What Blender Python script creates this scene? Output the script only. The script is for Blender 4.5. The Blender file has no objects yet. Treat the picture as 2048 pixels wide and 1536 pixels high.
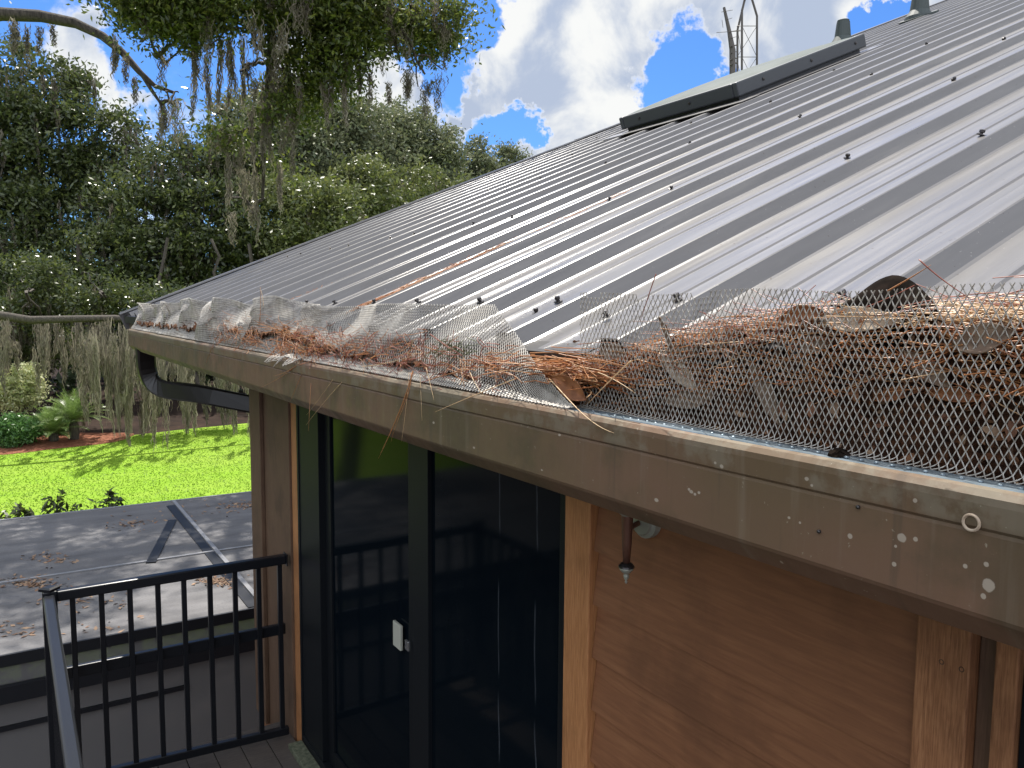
import bpy, math, random
import numpy as np
from mathutils import Vector, Matrix
sc = bpy.context.scene
COL = sc.collection
rad = math.radians
# ------------------------------------------------------------------ camera
YAW, PITCH, ROLL, FPX = 32.305, -5.317, 0.408, 1595.4
y_, p_, r_ = rad(YAW), rad(PITCH), rad(ROLL)
FW = np.array([math.sin(y_)*math.cos(p_), math.cos(y_)*math.cos(p_), math.sin(p_)])
RT = np.array([math.cos(y_), -math.sin(y_), 0.0]); UP = np.cross(RT, FW)
RT, UP = RT*math.cos(r_)+UP*math.sin(r_), -RT*math.sin(r_)+UP*math.cos(r_)
cam = bpy.data.cameras.new("camera"); camo = bpy.data.objects.new("camera", cam); COL.objects.link(camo)
cam.sensor_width = 36; cam.lens = FPX/2048*36; cam.clip_start = .02; cam.clip_end = 2000
m = Matrix.Identity(4)
for i in range(3):
    m[i][0], m[i][1], m[i][2] = RT[i], UP[i], -FW[i]
camo.matrix_world = m; sc.camera = camo
# ------------------------------------------------------------------ light
SUN_AZ, SUN_EL = 22, 62            # azimuth from +Y towards +X
w = bpy.data.worlds.new("World"); sc.world = w; w.use_nodes = True
WT = w.node_tree; WT.nodes.clear()
sun = bpy.data.lights.new("sun", 'SUN'); sun.energy = 3.9; sun.angle = rad(.53); sun.color = (1, .95, .87)
so = bpy.data.objects.new("sun", sun); COL.objects.link(so)
sdir = Vector((math.sin(rad(SUN_AZ))*math.cos(rad(SUN_EL)), math.cos(rad(SUN_AZ))*math.cos(rad(SUN_EL)), math.sin(rad(SUN_EL))))
so.rotation_euler = sdir.to_track_quat('Z', 'Y').to_euler()
sc.view_settings.view_transform = 'Standard'; sc.view_settings.look = 'None'
sc.view_settings.exposure = 1.0; sc.view_settings.gamma = 1
try:
    sc.cycles.max_bounces = 8; sc.cycles.transparent_max_bounces = 24
except Exception: pass

# ------------------------------------------------------------------ helpers
def ray(u, v): return RT*((u-1024)/FPX)+UP*((768-v)/FPX)+FW
def X(u, v, x):                     # point of the picture on the plane X = x
    d = ray(u, v); return d*(x/d[0])
def Yp(u, v, y):
    d = ray(u, v); return d*(y/d[1])
def Z(u, v, z):
    d = ray(u, v); return d*(z/d[2])
def D(u, v, dep): return ray(u, v)*dep
TH = rad(22.6); EX, EZ = .87, -.082
RN = np.array([-math.sin(TH), 0, math.cos(TH)])
def roofp(y, q, h=0.0):             # point on the roof: along eave, up slope, off the sheet
    return np.array([EX+q*math.cos(TH)-h*math.sin(TH), y, EZ+q*math.sin(TH)+h*math.cos(TH)])
rng = np.random.default_rng(7); random.seed(7)

class N:                            # small node helper
    def __init__(s, nt): s.t = nt
    def n(s, ty, **kw):
        nd = s.t.nodes.new(ty)
        for k, v in kw.items():
            if k.startswith('i_'):
                key = k[2:]; key = int(key) if key.isdigit() else key.replace('_', ' ')
                s.set(nd.inputs[key], v)
            else: setattr(nd, k, v)
        return nd
    def set(s, inp, v):
        if isinstance(v, bpy.types.NodeSocket): s.t.links.new(v, inp)
        elif isinstance(v, bpy.types.Node): s.t.links.new(v.outputs[0], inp)
        else: inp.default_value = v
    def math(s, op, a, b=0.0, c=None, clamp=False):
        nd = s.n('ShaderNodeMath', operation=op, use_clamp=clamp); s.set(nd.inputs[0], a); s.set(nd.inputs[1], b)
        if c is not None: s.set(nd.inputs[2], c)
        return nd.outputs[0]
    def mix(s, f, a, b, bt='MIX'):
        nd = s.n('ShaderNodeMix', data_type='RGBA', blend_type=bt)
        s.set(nd.inputs[0], f); s.set(nd.inputs[6], c4(a)); s.set(nd.inputs[7], c4(b)); return nd.outputs[2]
    def ramp(s, f, pts, interp='LINEAR'):
        nd = s.n('ShaderNodeValToRGB'); nd.color_ramp.interpolation = interp
        e = nd.color_ramp.elements
        while len(e) < len(pts): e.new(.5)
        for k, (p, c) in enumerate(pts):
            e[k].position = p; e[k].color = c4(c) if not isinstance(c, (int, float)) else (c, c, c, 1)
        s.set(nd.inputs[0], f); return nd.outputs[0]
    def noise(s, vec, scale, detail=4, rough=.5, dist=0.0):
        nd = s.n('ShaderNodeTexNoise'); s.set(nd.inputs['Vector'], vec); nd.inputs['Scale'].default_value = scale
        nd.inputs['Detail'].default_value = detail; nd.inputs['Roughness'].default_value = rough; nd.inputs['Distortion'].default_value = dist
        return nd.outputs[0]
    def vmap(s, vec, scale=(1, 1, 1), rot=(0, 0, 0), loc=(0, 0, 0)):
        nd = s.n('ShaderNodeMapping'); s.set(nd.inputs[0], vec); nd.inputs['Scale'].default_value = scale
        nd.inputs['Rotation'].default_value = rot; nd.inputs['Location'].default_value = loc; return nd.outputs[0]
    def ss(s, v, a, b):             # smoothstep
        nd = s.n('ShaderNodeMapRange', interpolation_type='SMOOTHSTEP'); s.set(nd.inputs[0], v)
        s.set(nd.inputs[1], a); s.set(nd.inputs[2], b); return nd.outputs[0]
def c4(c):
    if isinstance(c, (bpy.types.NodeSocket, bpy.types.Node)): return c
    return tuple(c)+(1,) if len(c) == 3 else tuple(c)
def mat(name, col, rough=.5, metal=0.0, spec=.5, build=None, trans=0.0, coat=0.0):
    M = bpy.data.materials.new(name); M.use_nodes = True; nt = M.node_tree; g = N(nt)
    b = nt.nodes['Principled BSDF']; out = nt.nodes['Material Output']
    b.inputs['Base Color'].default_value = c4(col); b.inputs['Roughness'].default_value = rough
    b.inputs['Metallic'].default_value = metal; b.inputs['Specular IOR Level'].default_value = spec
    b.inputs['Coat Weight'].default_value = coat; b.inputs['Coat Roughness'].default_value = .15
    if build:
        tc = g.n('ShaderNodeTexCoord').outputs['Object']; build(g, tc, b)
    if trans > 0:
        tr = g.n('ShaderNodeBsdfTranslucent'); mx = g.n('ShaderNodeMixShader'); mx.inputs[0].default_value = trans
        lk = b.inputs['Base Color'].links
        if lk: nt.links.new(lk[0].from_socket, tr.inputs[0])
        else: tr.inputs[0].default_value = c4(col)
        nt.links.new(b.outputs[0], mx.inputs[1]); nt.links.new(tr.outputs[0], mx.inputs[2]); nt.links.new(mx.outputs[0], out.inputs[0])
    return M
def bump(g, b, h, dist, strength=1.0):
    nd = g.n('ShaderNodeBump'); g.set(nd.inputs['Height'], h); nd.inputs['Distance'].default_value = dist
    nd.inputs['Strength'].default_value = strength; g.set(b.inputs['Normal'], nd.outputs[0])

def tag(o, label=None, cat=None, group=None, kind=None):
    if label: o['label'] = label
    if cat: o['category'] = cat
    if group: o['group'] = group
    if kind: o['kind'] = kind
    return o
def empty(name, loc=(0, 0, 0), parent=None):
    o = bpy.data.objects.new(name, None); COL.objects.link(o); o.location = loc; o.empty_display_size = .1
    if parent: o.parent = parent
    return o
def dup(o):
    c = o.copy(); COL.objects.link(c); c.parent = o.parent; c.matrix_parent_inverse = o.matrix_parent_inverse.copy(); return c
def link(name, me, m, parent=None, smooth=False):
    o = bpy.data.objects.new(name, me); COL.objects.link(o)
    if m: me.materials.append(m)
    if parent:
        o.parent = parent
        if parent.type == 'EMPTY':
            o.matrix_parent_inverse = Matrix.Translation(-Vector(parent.location))
    if smooth:
        me.polygons.foreach_set('use_smooth', [True]*len(me.polygons))
    return o
def npmesh(name, V, F, m, parent=None, smooth=False):
    V = np.asarray(V, dtype=np.float32).reshape(-1, 3); F = np.asarray(F, dtype=np.int32)
    me = bpy.data.meshes.new(name); k = F.shape[1]
    me.vertices.add(len(V)); me.vertices.foreach_set('co', V.ravel())
    me.loops.add(F.size); me.loops.foreach_set('vertex_index', F.ravel())
    me.polygons.add(len(F)); me.polygons.foreach_set('loop_start', np.arange(0, F.size, k, dtype=np.int32))
    me.update(calc_edges=True); me.validate()
    return link(name, me, m, parent, smooth)
class MB:                           # gathers shapes into one mesh
    def __init__(s): s.v = []; s.f = []
    def add(s, V, F):
        o = len(s.v); s.v += [tuple(map(float, p)) for p in V]; s.f += [tuple(i+o for i in f) for f in F]; return s
    def box(s, x0, x1, y0, y1, z0, z1, fn=None):
        V = [(x, y, z) for x in (x0, x1) for y in (y0, y1) for z in (z0, z1)]
        if fn: V = [fn(*p) for p in V]
        return s.add(V, [(0, 1, 3, 2), (4, 6, 7, 5), (0, 4, 5, 1), (2, 3, 7, 6), (0, 2, 6, 4), (1, 5, 7, 3)])
    def bar(s, a, b, w, h, up=(0, 0, 1)):
        a = Vector(a); b = Vector(b); d = (b-a).normalized(); sd = d.cross(Vector(up)).normalized(); u = sd.cross(d)
        V = [tuple(p+sd*i*w/2+u*j*h/2) for p in (a, b) for i, j in ((-1, -1), (1, -1), (1, 1), (-1, 1))]
        return s.add(V, [(3, 2, 1, 0), (4, 5, 6, 7), (0, 1, 5, 4), (1, 2, 6, 5), (2, 3, 7, 6), (3, 0, 4, 7)])
    def tube(s, pts, r, n=8, caps=True):
        P = [Vector(tuple(map(float, p))) for p in pts]; R = r if hasattr(r, '__len__') else [r]*len(P)
        V = []; ref = Vector((.31, .17, .93))
        for i, p in enumerate(P):
            t = (P[min(i+1, len(P)-1)]-P[max(i-1, 0)]).normalized()
            a = t.cross(ref)
            if a.length < .1: a = t.cross(Vector((1, 0, 0)))
            a.normalize(); b = t.cross(a)
            V += [p+(a*math.cos(k*2*math.pi/n)+b*math.sin(k*2*math.pi/n))*R[i] for k in range(n)]
        F = [(i*n+k, i*n+(k+1) % n, (i+1)*n+(k+1) % n, (i+1)*n+k) for i in range(len(P)-1) for k in range(n)]
        if caps: F += [tuple(range(n))[::-1], tuple((len(P)-1)*n+k for k in range(n))]
        return s.add(V, F)
    def lathe(s, base, axis, prof, n=16):   # prof: (radius, distance along the axis)
        base = Vector(tuple(map(float, base))); ax = Vector(tuple(map(float, axis))).normalized()
        a = ax.orthogonal().normalized(); b = ax.cross(a); V = []
        for r, h in prof: V += [base+ax*h+(a*math.cos(k*2*math.pi/n)+b*math.sin(k*2*math.pi/n))*r for k in range(n)]
        F = [(i*n+k, i*n+(k+1) % n, (i+1)*n+(k+1) % n, (i+1)*n+k) for i in range(len(prof)-1) for k in range(n)]
        F += [tuple(range(n))[::-1], tuple((len(prof)-1)*n+k for k in range(n))]
        return s.add(V, F)
    def extr(s, prof, y0, y1, closed=True):   # profile of (x, z) pulled along Y
        n = len(prof); V = [(x, y0, z) for x, z in prof]+[(x, y1, z) for x, z in prof]
        F = [(i, (i+1) % n, n+(i+1) % n, n+i) for i in range(n if closed else n-1)]
        if closed: F += [tuple(range(n))[::-1], tuple(range(n, 2*n))]
        return s.add(V, F)
    def build(s, name, m, parent=None, smooth=False, bevel=0):
        me = bpy.data.meshes.new(name); me.from_pydata(s.v, [], s.f); me.update()
        o = link(name, me, m, parent, smooth)
        if bevel:
            b = o.modifiers.new('bevel', 'BEVEL'); b.width = bevel; b.segments = 2; b.limit_method = 'ANGLE'
        return o
def tubes_np(P, r, n=4):            # P (m,k,3) polylines of equal length -> verts, quads
    P = np.asarray(P, float); m_, k_, _ = P.shape
    T = np.gradient(P, axis=1); T /= np.linalg.norm(T, axis=2, keepdims=True)+1e-9
    ref = np.array([.21, .13, .97]); A = np.cross(T, ref); A /= np.linalg.norm(A, axis=2, keepdims=True)+1e-9
    B = np.cross(T, A); r = np.broadcast_to(np.asarray(r, float), (m_, k_))[..., None]
    V = np.stack([P+(A*math.cos(2*math.pi*j/n)+B*math.sin(2*math.pi*j/n))*r for j in range(n)], axis=2)
    idx = np.arange(m_*k_*n).reshape(m_, k_, n)
    F = [np.stack([idx[:, :-1, j], idx[:, :-1, (j+1) % n], idx[:, 1:, (j+1) % n], idx[:, 1:, j]], -1).reshape(-1, 4) for j in range(n)]
    return V.reshape(-1, 3), np.concatenate(F)
def merge(parts):
    V = []; F = []; o = 0
    for v, f in parts: V.append(v); F.append(f+o); o += len(v)
    return np.concatenate(V), np.concatenate(F)

# ------------------------------------------------------------------ sky with cumulus
def build_sky():
    g = N(WT); out = g.n('ShaderNodeOutputWorld'); bg = g.n('ShaderNodeBackground'); bg.inputs[1].default_value = .10
    WT.links.new(bg.outputs[0], out.inputs[0])
    sky = g.n('ShaderNodeTexSky', sky_type='NISHITA', sun_disc=False, sun_elevation=rad(SUN_EL), sun_rotation=rad(SUN_AZ))
    sky.altitude = 0; sky.air_density = 1.0; sky.dust_density = .6; sky.ozone_density = 2.2
    vec = g.n('ShaderNodeTexCoord').outputs['Generated']
    nrm = g.n('ShaderNodeVectorMath', operation='NORMALIZE'); g.set(nrm.inputs[0], vec); vec = nrm.outputs[0]
    n1 = g.noise(vec, 5.5, 9, .58, .3); n2 = g.noise(vec, 2.2, 3, .5)
    # places of clouds (+) and clear sky (-): picture point, angular radius, weight
    bl = [(1130, 180, 9.5, .42), (1060, 60, 6, .35), (1130, 330, 8, .35), (1300, 40, 9, .34), (1600, 40, 9, .38), (1450, 30, 6, .3), (940, 235, 3.4, .30),
          (830, 190, 5, .25), (150, 90, 5, .35), (210, 190, 4, .3), (1850, -20, 5, .3), (620, 120, 6, .25), (700, 330, 6, .2), (1520, 120, 5, .2), (1250, 150, 5, .2),
          (935, 60, 4.2, -.42), (900, 170, 2.6, -.35), (1345, 160, 4.4, -.48), (1020, 275, 2.6, -.45), (1780, 15, 2.4, -.4), (320, 90, 4, -.3), (470, 90, 4, -.25), (960, 330, 2.0, -.3)]
    acc = g.math('MULTIPLY_ADD', n2, .35, -.22)
    wv = g.n('ShaderNodeTexNoise'); g.set(wv.inputs['Vector'], vec); wv.inputs['Scale'].default_value = 7; wv.inputs['Detail'].default_value = 7; wv.inputs['Roughness'].default_value = .6
    wp = g.n('ShaderNodeVectorMath', operation='MULTIPLY_ADD'); g.set(wp.inputs[0], wv.outputs['Color']); wp.inputs[1].default_value = (.30, .30, .30); wp.inputs[2].default_value = (-.15, -.15, -.15)
    wq = g.n('ShaderNodeVectorMath', operation='ADD'); g.set(wq.inputs[0], wp.outputs[0]); g.set(wq.inputs[1], vec)
    wn = g.n('ShaderNodeVectorMath', operation='NORMALIZE'); g.set(wn.inputs[0], wq.outputs[0]); wvec = wn.outputs[0]
    pos = g.math('ADD', 0.0, 0.0); neg = g.math('ADD', 0.0, 0.0)
    for u, v, r, wt in bl:
        d = ray(u, v); d /= np.linalg.norm(d)
        dt = g.n('ShaderNodeVectorMath', operation='DOT_PRODUCT'); g.set(dt.inputs[0], wvec); dt.inputs[1].default_value = tuple(d)
        ang = g.ss(dt.outputs['Value'], math.cos(rad(r)), math.cos(rad(r*.25)))
        if wt > 0: pos = g.math('MAXIMUM', pos, g.math('MULTIPLY', ang, wt))
        else: neg = g.math('MINIMUM', neg, g.math('MULTIPLY', ang, wt*1.25))
    acc = g.math('ADD', acc, g.math('ADD', pos, neg))
    # extra cloud cover outside the view, added for whiter fill light
    cv = g.n('ShaderNodeVectorMath', operation='DOT_PRODUCT'); g.set(cv.inputs[0], vec); cv.inputs[1].default_value = tuple(map(float, FW))
    acc = g.math('ADD', acc, g.math('MULTIPLY', g.ss(cv.outputs['Value'], .78, .55), .235))
    fine = g.noise(vec, 26, 8, .62)
    dens = g.math('ADD', g.math('ADD', acc, g.math('MULTIPLY', n1, 1.0)), g.math('MULTIPLY', fine, .26))
    mask = g.ss(dens, .55, .80)
    thick = g.ss(dens, .64, .86)
    up = g.noise(g.vmap(vec, loc=(.02, .03, .045)), 9, 6, .55, .3)
    shade = g.math('MULTIPLY', thick, g.ss(up, .38, .58))
    ccol = g.mix(shade, (4.75, 4.8, 4.9), (2.4, 2.8, 3.7))
    # unseen clouds opposite the sun, brightened beyond nature as added fill light
    dn = g.n('ShaderNodeVectorMath', operation='DOT_PRODUCT'); g.set(dn.inputs[0], vec); dn.inputs[1].default_value = (-.45, -.88, 0)
    k = g.math('MULTIPLY_ADD', g.ss(dn.outputs['Value'], -.3, .6), 1.5, 1.0)
    ccol = g.mix(1.0, ccol, g.n('ShaderNodeCombineColor', i_0=k, i_1=k, i_2=g.math('MULTIPLY', k, .97)).outputs[0], 'MULTIPLY')
    g.set(bg.inputs[0], g.mix(mask, g.mix(1.0, sky.outputs[0], (.27, .48, .80), 'MULTIPLY'), ccol))
build_sky()

# ------------------------------------------------------------------ materials
def wood_fn(c1, c2, c3, sc_=(30, 2, 30)):
    def f(g, tc, b):
        v = g.vmap(tc, sc_); n = g.noise(v, 6, 8, .65, .4); n2 = g.noise(tc, 3.5, 5, .6)
        c = g.ramp(n, [(.3, c1), (.52, c2), (.72, c3)])
        c = g.mix(g.math('MULTIPLY', g.ss(n2, .45, .7), .45), c, tuple(x*.45 for x in c1))
        g.set(b.inputs['Base Color'], c); bump(g, b, n, .0015, .6)
    return f
M_ = {}
M_['trim'] = mat('stained_trim_wood', (.3, .15, .06), .6, build=wood_fn((.30, .125, .045), (.42, .185, .07), (.52, .25, .11), (40, 40, 2.5)))
M_['trim2'] = mat('weathered_trim_wood', (.3, .15, .06), .7, build=wood_fn((.19, .075, .03), (.36, .16, .07), (.50, .25, .12), (60, 60, 3)))
M_['trimgrey'] = mat('dull_trim_wood', (.2, .15, .1), .7, build=wood_fn((.085, .045, .026), (.125, .07, .040), (.165, .098, .058), (30, 30, 1.5)))
M_['siding'] = mat('cedar_siding', (.2, .09, .05), .62, build=wood_fn((.175, .069, .030), (.22, .090, .039), (.26, .113, .050), (12, .9, 12)))
def roof_fn(g, tc, b):
    st = g.noise(g.vmap(tc, (1.2, 26, 1)), 2.0, 5, .6); big = g.noise(tc, 1.1, 3, .5)
    c = g.ramp(st, [(.3, (.10, .095, .095)), (.6, (.122, .115, .114)), (.8, (.155, .146, .142))])
    sp = g.noise(tc, 160, 2, .5); sp2 = g.noise(tc, 5, 3, .5)
    s = g.math('MULTIPLY', g.ss(sp, .70, .76), g.ss(sp2, .45, .65)); c = g.mix(g.math('MULTIPLY', s, .55), c, (.55, .52, .47))
    stn = g.noise(g.vmap(tc, (.5, 9, .5)), 2.3, 6, .65); c = g.mix(g.math('MULTIPLY', g.ss(stn, .52, .70), .35), c, (.075, .062, .05)); c = g.mix(g.math('MULTIPLY', g.ss(stn, .44, .32), .3), c, (.21, .195, .18))
    sk_ = g.noise(tc, 75, 2, .5); c = g.mix(g.math('MULTIPLY', g.ss(sk_, .735, .75), .8), c, (.04, .025, .015))
    g.set(b.inputs['Base Color'], c)
    r = g.ramp(g.noise(g.vmap(tc, (.8, 14, .8)), 3, 5, .6), [(.3, .27), (.7, .36)]); g.set(b.inputs['Roughness'], r)
    bump(g, b, g.math('ADD', g.math('MULTIPLY', big, 1.0), g.math('MULTIPLY', g.noise(g.vmap(tc, (1, 4, 1)), 3.5, 3), .35)), .012, .5)
M_['roof'] = mat('brown_grey_roof_metal', (.12, .11, .11), .32, .0, .6, roof_fn)
def gut_fn(g, tc, b):
    n = g.noise(tc, 5, 6, .6); n2 = g.noise(tc, 26, 6, .65); n3 = g.noise(g.vmap(tc, (1, .5, 1)), 2.2, 3)
    c = g.mix(g.ss(n3, .35, .65), (.125, .088, .050), (.165, .095, .062))
    c = g.mix(g.math('MULTIPLY', g.ss(n, .46, .62), .6), c, (.075, .06, .035))
    dr = g.noise(g.vmap(tc, (1, 38, 2.2)), 1.0, 4, .6); c = g.mix(g.math('MULTIPLY', g.ss(dr, .55, .72), .2), c, (.26, .22, .17)); c = g.mix(g.math('MULTIPLY', g.ss(dr, .42, .30), .4), c, (.07, .055, .04))
    sep = g.n('ShaderNodeSeparateXYZ'); g.set(sep.inputs[0], tc)
    # lichen on the upper band of the gutter face
    zz = g.ss(sep.outputs[2], -.207, -.192); li = g.math('MULTIPLY', zz, g.ss(g.math('ADD', g.math('MULTIPLY', n2, .5), g.math('MULTIPLY', n, .5)), .45, .55))
    c = g.mix(g.math('MULTIPLY', li, .55), c, (.21, .18, .13))
    # the spots one can pick out
    acc = 0.0
    wob = g.noise(tc, 60, 4, .6)
    for u, v, r in [(1618,957,5),(1448,932,4),(1435,925,3),(1628,970,3),(1835,1000,5),(1805,1075,9),(1833,1078,5),(1790,1128,5),(1793,1092,3),(1979,1170,13),(1968,1192,6),
                    (1974,1128,6),(1932,1132,5),(1385,983,4),(1392,988,3),(1380,978,3),(1400,985,3),(1315,1000,4),(1580,1035,3),(1602,1045,2.5),(1550,1128,4),(1702,1072,5),(870,845,2.5),(1120,870,2.5),(1085,940,2),(950,895,2.5)]:
        p = X(u, v, .765); sx = abs(X(u+r, v, .765)[1]-p[1]); sz = abs(X(u, v+r, .765)[2]-p[2])
        dy = g.math('DIVIDE', g.math('SUBTRACT', sep.outputs[1], float(p[1])), float(sx)); dz = g.math('DIVIDE', g.math('SUBTRACT', sep.outputs[2], float(p[2])), float(sz))
        d = g.math('ADD', g.math('MULTIPLY', dy, dy), g.math('MULTIPLY', dz, dz)); d = g.math('ADD', d, g.math('MULTIPLY', wob, 2.2))
        acc = g.math('MAXIMUM', acc, g.ss(d, 2.2, 1.7)) if acc != 0.0 else g.ss(d, 2.2, 1.7)
    c = g.mix(g.math('MULTIPLY', acc, .75), c, (.42, .36, .29))
    fl = g.noise(tc, 120, 3, .6); c = g.mix(g.math('MULTIPLY', g.ss(fl, .70, .74), .5), c, (.38, .34, .26))
    g.set(b.inputs['Base Color'], c); g.set(b.inputs['Roughness'], g.ramp(n2, [(.3, .42), (.7, .65)])); bump(g, b, n2, .0008, .5)
M_['gutter'] = mat('brown_gutter_paint', (.13, .1, .08), .5, 0, .3, gut_fn)
M_['downspout'] = mat('dark_brown_downspout_paint', (.012, .010, .010), .4)
M_['black'] = mat('black_powder_coat', (.008, .009, .012), .3, 0, .4, lambda g, tc, b: bump(g, b, g.noise(tc, 90, 3), .0004, .3))
M_['frame'] = mat('dark_bronze_frame', (.006, .0075, .010), .5, 0, .2)
def glass_fn(g, tc, b):
    sep = g.n('ShaderNodeSeparateXYZ'); g.set(sep.inputs[0], tc)
    s = None
    for y0, am in ((2.20, .012), (1.98, .02)):  # thin pale wavy lines: reflected light painted into the glass colour
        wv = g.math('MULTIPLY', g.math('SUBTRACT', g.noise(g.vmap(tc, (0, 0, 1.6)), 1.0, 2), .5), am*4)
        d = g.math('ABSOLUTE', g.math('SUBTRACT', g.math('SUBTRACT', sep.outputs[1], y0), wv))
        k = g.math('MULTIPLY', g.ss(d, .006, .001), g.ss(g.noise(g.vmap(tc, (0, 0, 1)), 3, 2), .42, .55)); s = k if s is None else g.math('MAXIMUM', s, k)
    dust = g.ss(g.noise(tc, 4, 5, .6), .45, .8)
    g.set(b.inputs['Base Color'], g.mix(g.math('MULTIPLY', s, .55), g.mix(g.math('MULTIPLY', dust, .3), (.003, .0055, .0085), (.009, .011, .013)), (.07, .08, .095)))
    bump(g, b, g.noise(tc, 1.5, 2), .004, .3)
M_['glass'] = mat('dark_tinted_glass', (.005, .008, .012), .07, 0, .3, glass_fn); M_['glass'].node_tree.nodes['Principled BSDF'].inputs['IOR'].default_value = 1.12
def galv(g, tc, b):
    n = g.noise(tc, 30, 4); g.set(b.inputs['Base Color'], g.ramp(n, [(.3, (.34, .31, .27)), (.7, (.55, .52, .47))]))
M_['mesh'] = mat('galvanised_mesh_metal', (.5, .5, .5), .42, .15, .4, galv)
M_['strip'] = mat('blue_grey_strip_metal', (.20, .24, .27), .42, .6, .5, lambda g, tc, b: g.set(b.inputs['Base Color'], g.ramp(g.noise(tc, 40, 5, .6), [(.35, (.13, .17, .20)), (.65, (.24, .29, .33))])))
M_['screw'] = mat('dark_screw_head', (.06, .055, .055), .35, .7)
M_['rubber'] = mat('grey_green_boot_rubber', (.04, .052, .050), .6)
M_['sky_frame'] = mat('dark_skylight_frame', (.055, .06, .068), .5, .2)
M_['sky_curb'] = mat('dark_skylight_curb', (.035, .038, .045), .6)
def dome_fn(g, tc, b):
    n = g.noise(tc, 3, 5, .6); g.set(b.inputs['Base Color'], g.ramp(n, [(.35, (.05, .066, .06)), (.7, (.08, .098, .092))]))
M_['dome'] = mat('cloudy_skylight_acrylic', (.35, .4, .38), .6, 0, .12, dome_fn)
def rnd_leaf(cols, rough=.38, trans=.32, spec=.5):
    def f(g, tc, b):
        gm = g.n('ShaderNodeNewGeometry'); k = gm.outputs['Random Per Island']
        g.set(b.inputs['Base Color'], g.ramp(k, [(i/(len(cols)-1), c) for i, c in enumerate(cols)]))
    return f
def leafmat(name, cols, rough=.38, trans=.32, spec=.5): return mat(name, cols[0], rough, 0, spec, rnd_leaf(cols), trans)
M_['leaf_near'] = leafmat('oak_leaf', [(.06, .085, .022), (.09, .125, .028), (.16, .18, .034), (.085, .11, .042)], .34, .48)
M_['leaf_dark'] = leafmat('dark_oak_leaf', [(.034, .05, .02), (.06, .082, .026), (.11, .13, .034), (.065, .088, .034)], .30, .40, .6)
M_['leaf_green'] = leafmat('bright_oak_leaf', [(.065, .085, .028), (.10, .125, .036), (.16, .175, .05), (.085, .105, .038)], .42, .38)
M_['leaf_far'] = leafmat('far_tree_leaf', [(.10, .125, .065), (.13, .155, .075), (.17, .18, .08), (.12, .13, .08)], .55, .35)  # paler and greyer: haze put into the leaf colour
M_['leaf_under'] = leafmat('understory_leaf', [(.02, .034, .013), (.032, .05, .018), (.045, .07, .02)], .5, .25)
M_['moss'] = leafmat('spanish_moss', [(.14, .125, .095), (.22, .195, .15), (.30, .27, .21), (.17, .145, .11)], .9, .4, .1)
M_['bark'] = mat('grey_bark', (.07, .058, .045), .9, build=lambda g, tc, b: (g.set(b.inputs['Base Color'], g.ramp(g.noise(g.vmap(tc, (6, 6, 1.5)), 4, 7, .7), [(.35, (.03, .025, .02)), (.7, (.12, .10, .08))])), bump(g, b, g.noise(g.vmap(tc, (6, 6, 1.5)), 4, 7, .7), .03, .8)))
def lawn_fn(g, tc, b):
    n = g.noise(g.vmap(tc, (1, .35, 1)), 6, 8, .75); n2 = g.noise(tc, .5, 4); n3 = g.noise(g.vmap(tc, (.25, 1.1, 1), (0, 0, .1)), .9, 2)
    c = g.ramp(n, [(.28, (.15, .25, .018)), (.5, (.175, .29, .02)), (.72, (.21, .33, .03))]); c = g.mix(g.ss(n2, .3, .7), c, (.165, .30, .013)); c = g.mix(g.math('MULTIPLY', g.ss(n3, .4, .6), .35), c, (.24, .34, .04))
    g.set(b.inputs['Base Color'], c); bump(g, b, n, .02, .5)
M_['lawn'] = mat('lawn_turf', (.1, .2, .01), .9, 0, .2, lawn_fn)
M_['grass'] = leafmat('grass_blade', [(.14, .255, .016), (.155, .27, .018), (.175, .29, .022)], .6, .4, .3)
M_['soil'] = mat('shaded_leaf_soil', (.07, .045, .03), .95, 0, .1, lambda g, tc, b: g.set(b.inputs['Base Color'], g.ramp(g.noise(tc, 1.2, 8, .7), [(.35, (.015, .010, .008)), (.6, (.035, .022, .016)), (.8, (.12, .07, .05))])))
M_['mulch'] = mat('red_mulch', (.25, .09, .05), .95, 0, .1, lambda g, tc, b: (g.set(b.inputs['Base Color'], g.ramp(g.noise(tc, 6, 8, .75), [(.35, (.10, .035, .022)), (.55, (.24, .10, .06)), (.75, (.38, .19, .13))])), bump(g, b, g.noise(tc, 10, 6, .7), .05)))
def scr_fn(g, tc, b):
    n = g.noise(g.vmap(tc, (1, 3, 1)), 1.5, 5, .6); n2 = g.noise(tc, 60, 2)
    c = g.ramp(n, [(.3, (.10, .097, .099)), (.7, (.165, .16, .162))]); g.set(b.inputs['Base Color'], g.mix(g.math('MULTIPLY', g.ss(n2, .5, .6), .25), c, (.05, .05, .055)))
M_['scrtop'] = mat('grey_screen_mesh_top', (.15, .15, .16), .7, 0, .3, scr_fn)
def scrwall():
    M = bpy.data.materials.new('dark_screen_mesh'); M.use_nodes = True; nt = M.node_tree; g = N(nt); b = nt.nodes['Principled BSDF']
    b.inputs['Base Color'].default_value = (.125, .12, .12, 1); b.inputs['Roughness'].default_value = .8
    t = g.n('ShaderNodeBsdfTransparent'); t.inputs[0].default_value = (.85, .85, .87, 1); mx = g.n('ShaderNodeMixShader'); mx.inputs[0].default_value = .17
    nt.links.new(b.outputs[0], mx.inputs[1]); nt.links.new(t.outputs[0], mx.inputs[2]); nt.links.new(mx.outputs[0], nt.nodes['Material Output'].inputs[0]); return M
M_['scrwall'] = scrwall()
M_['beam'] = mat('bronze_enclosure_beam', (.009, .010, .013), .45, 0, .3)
M_['beamlight'] = mat('dusty_beam', (.22, .22, .23), .45)
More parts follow.
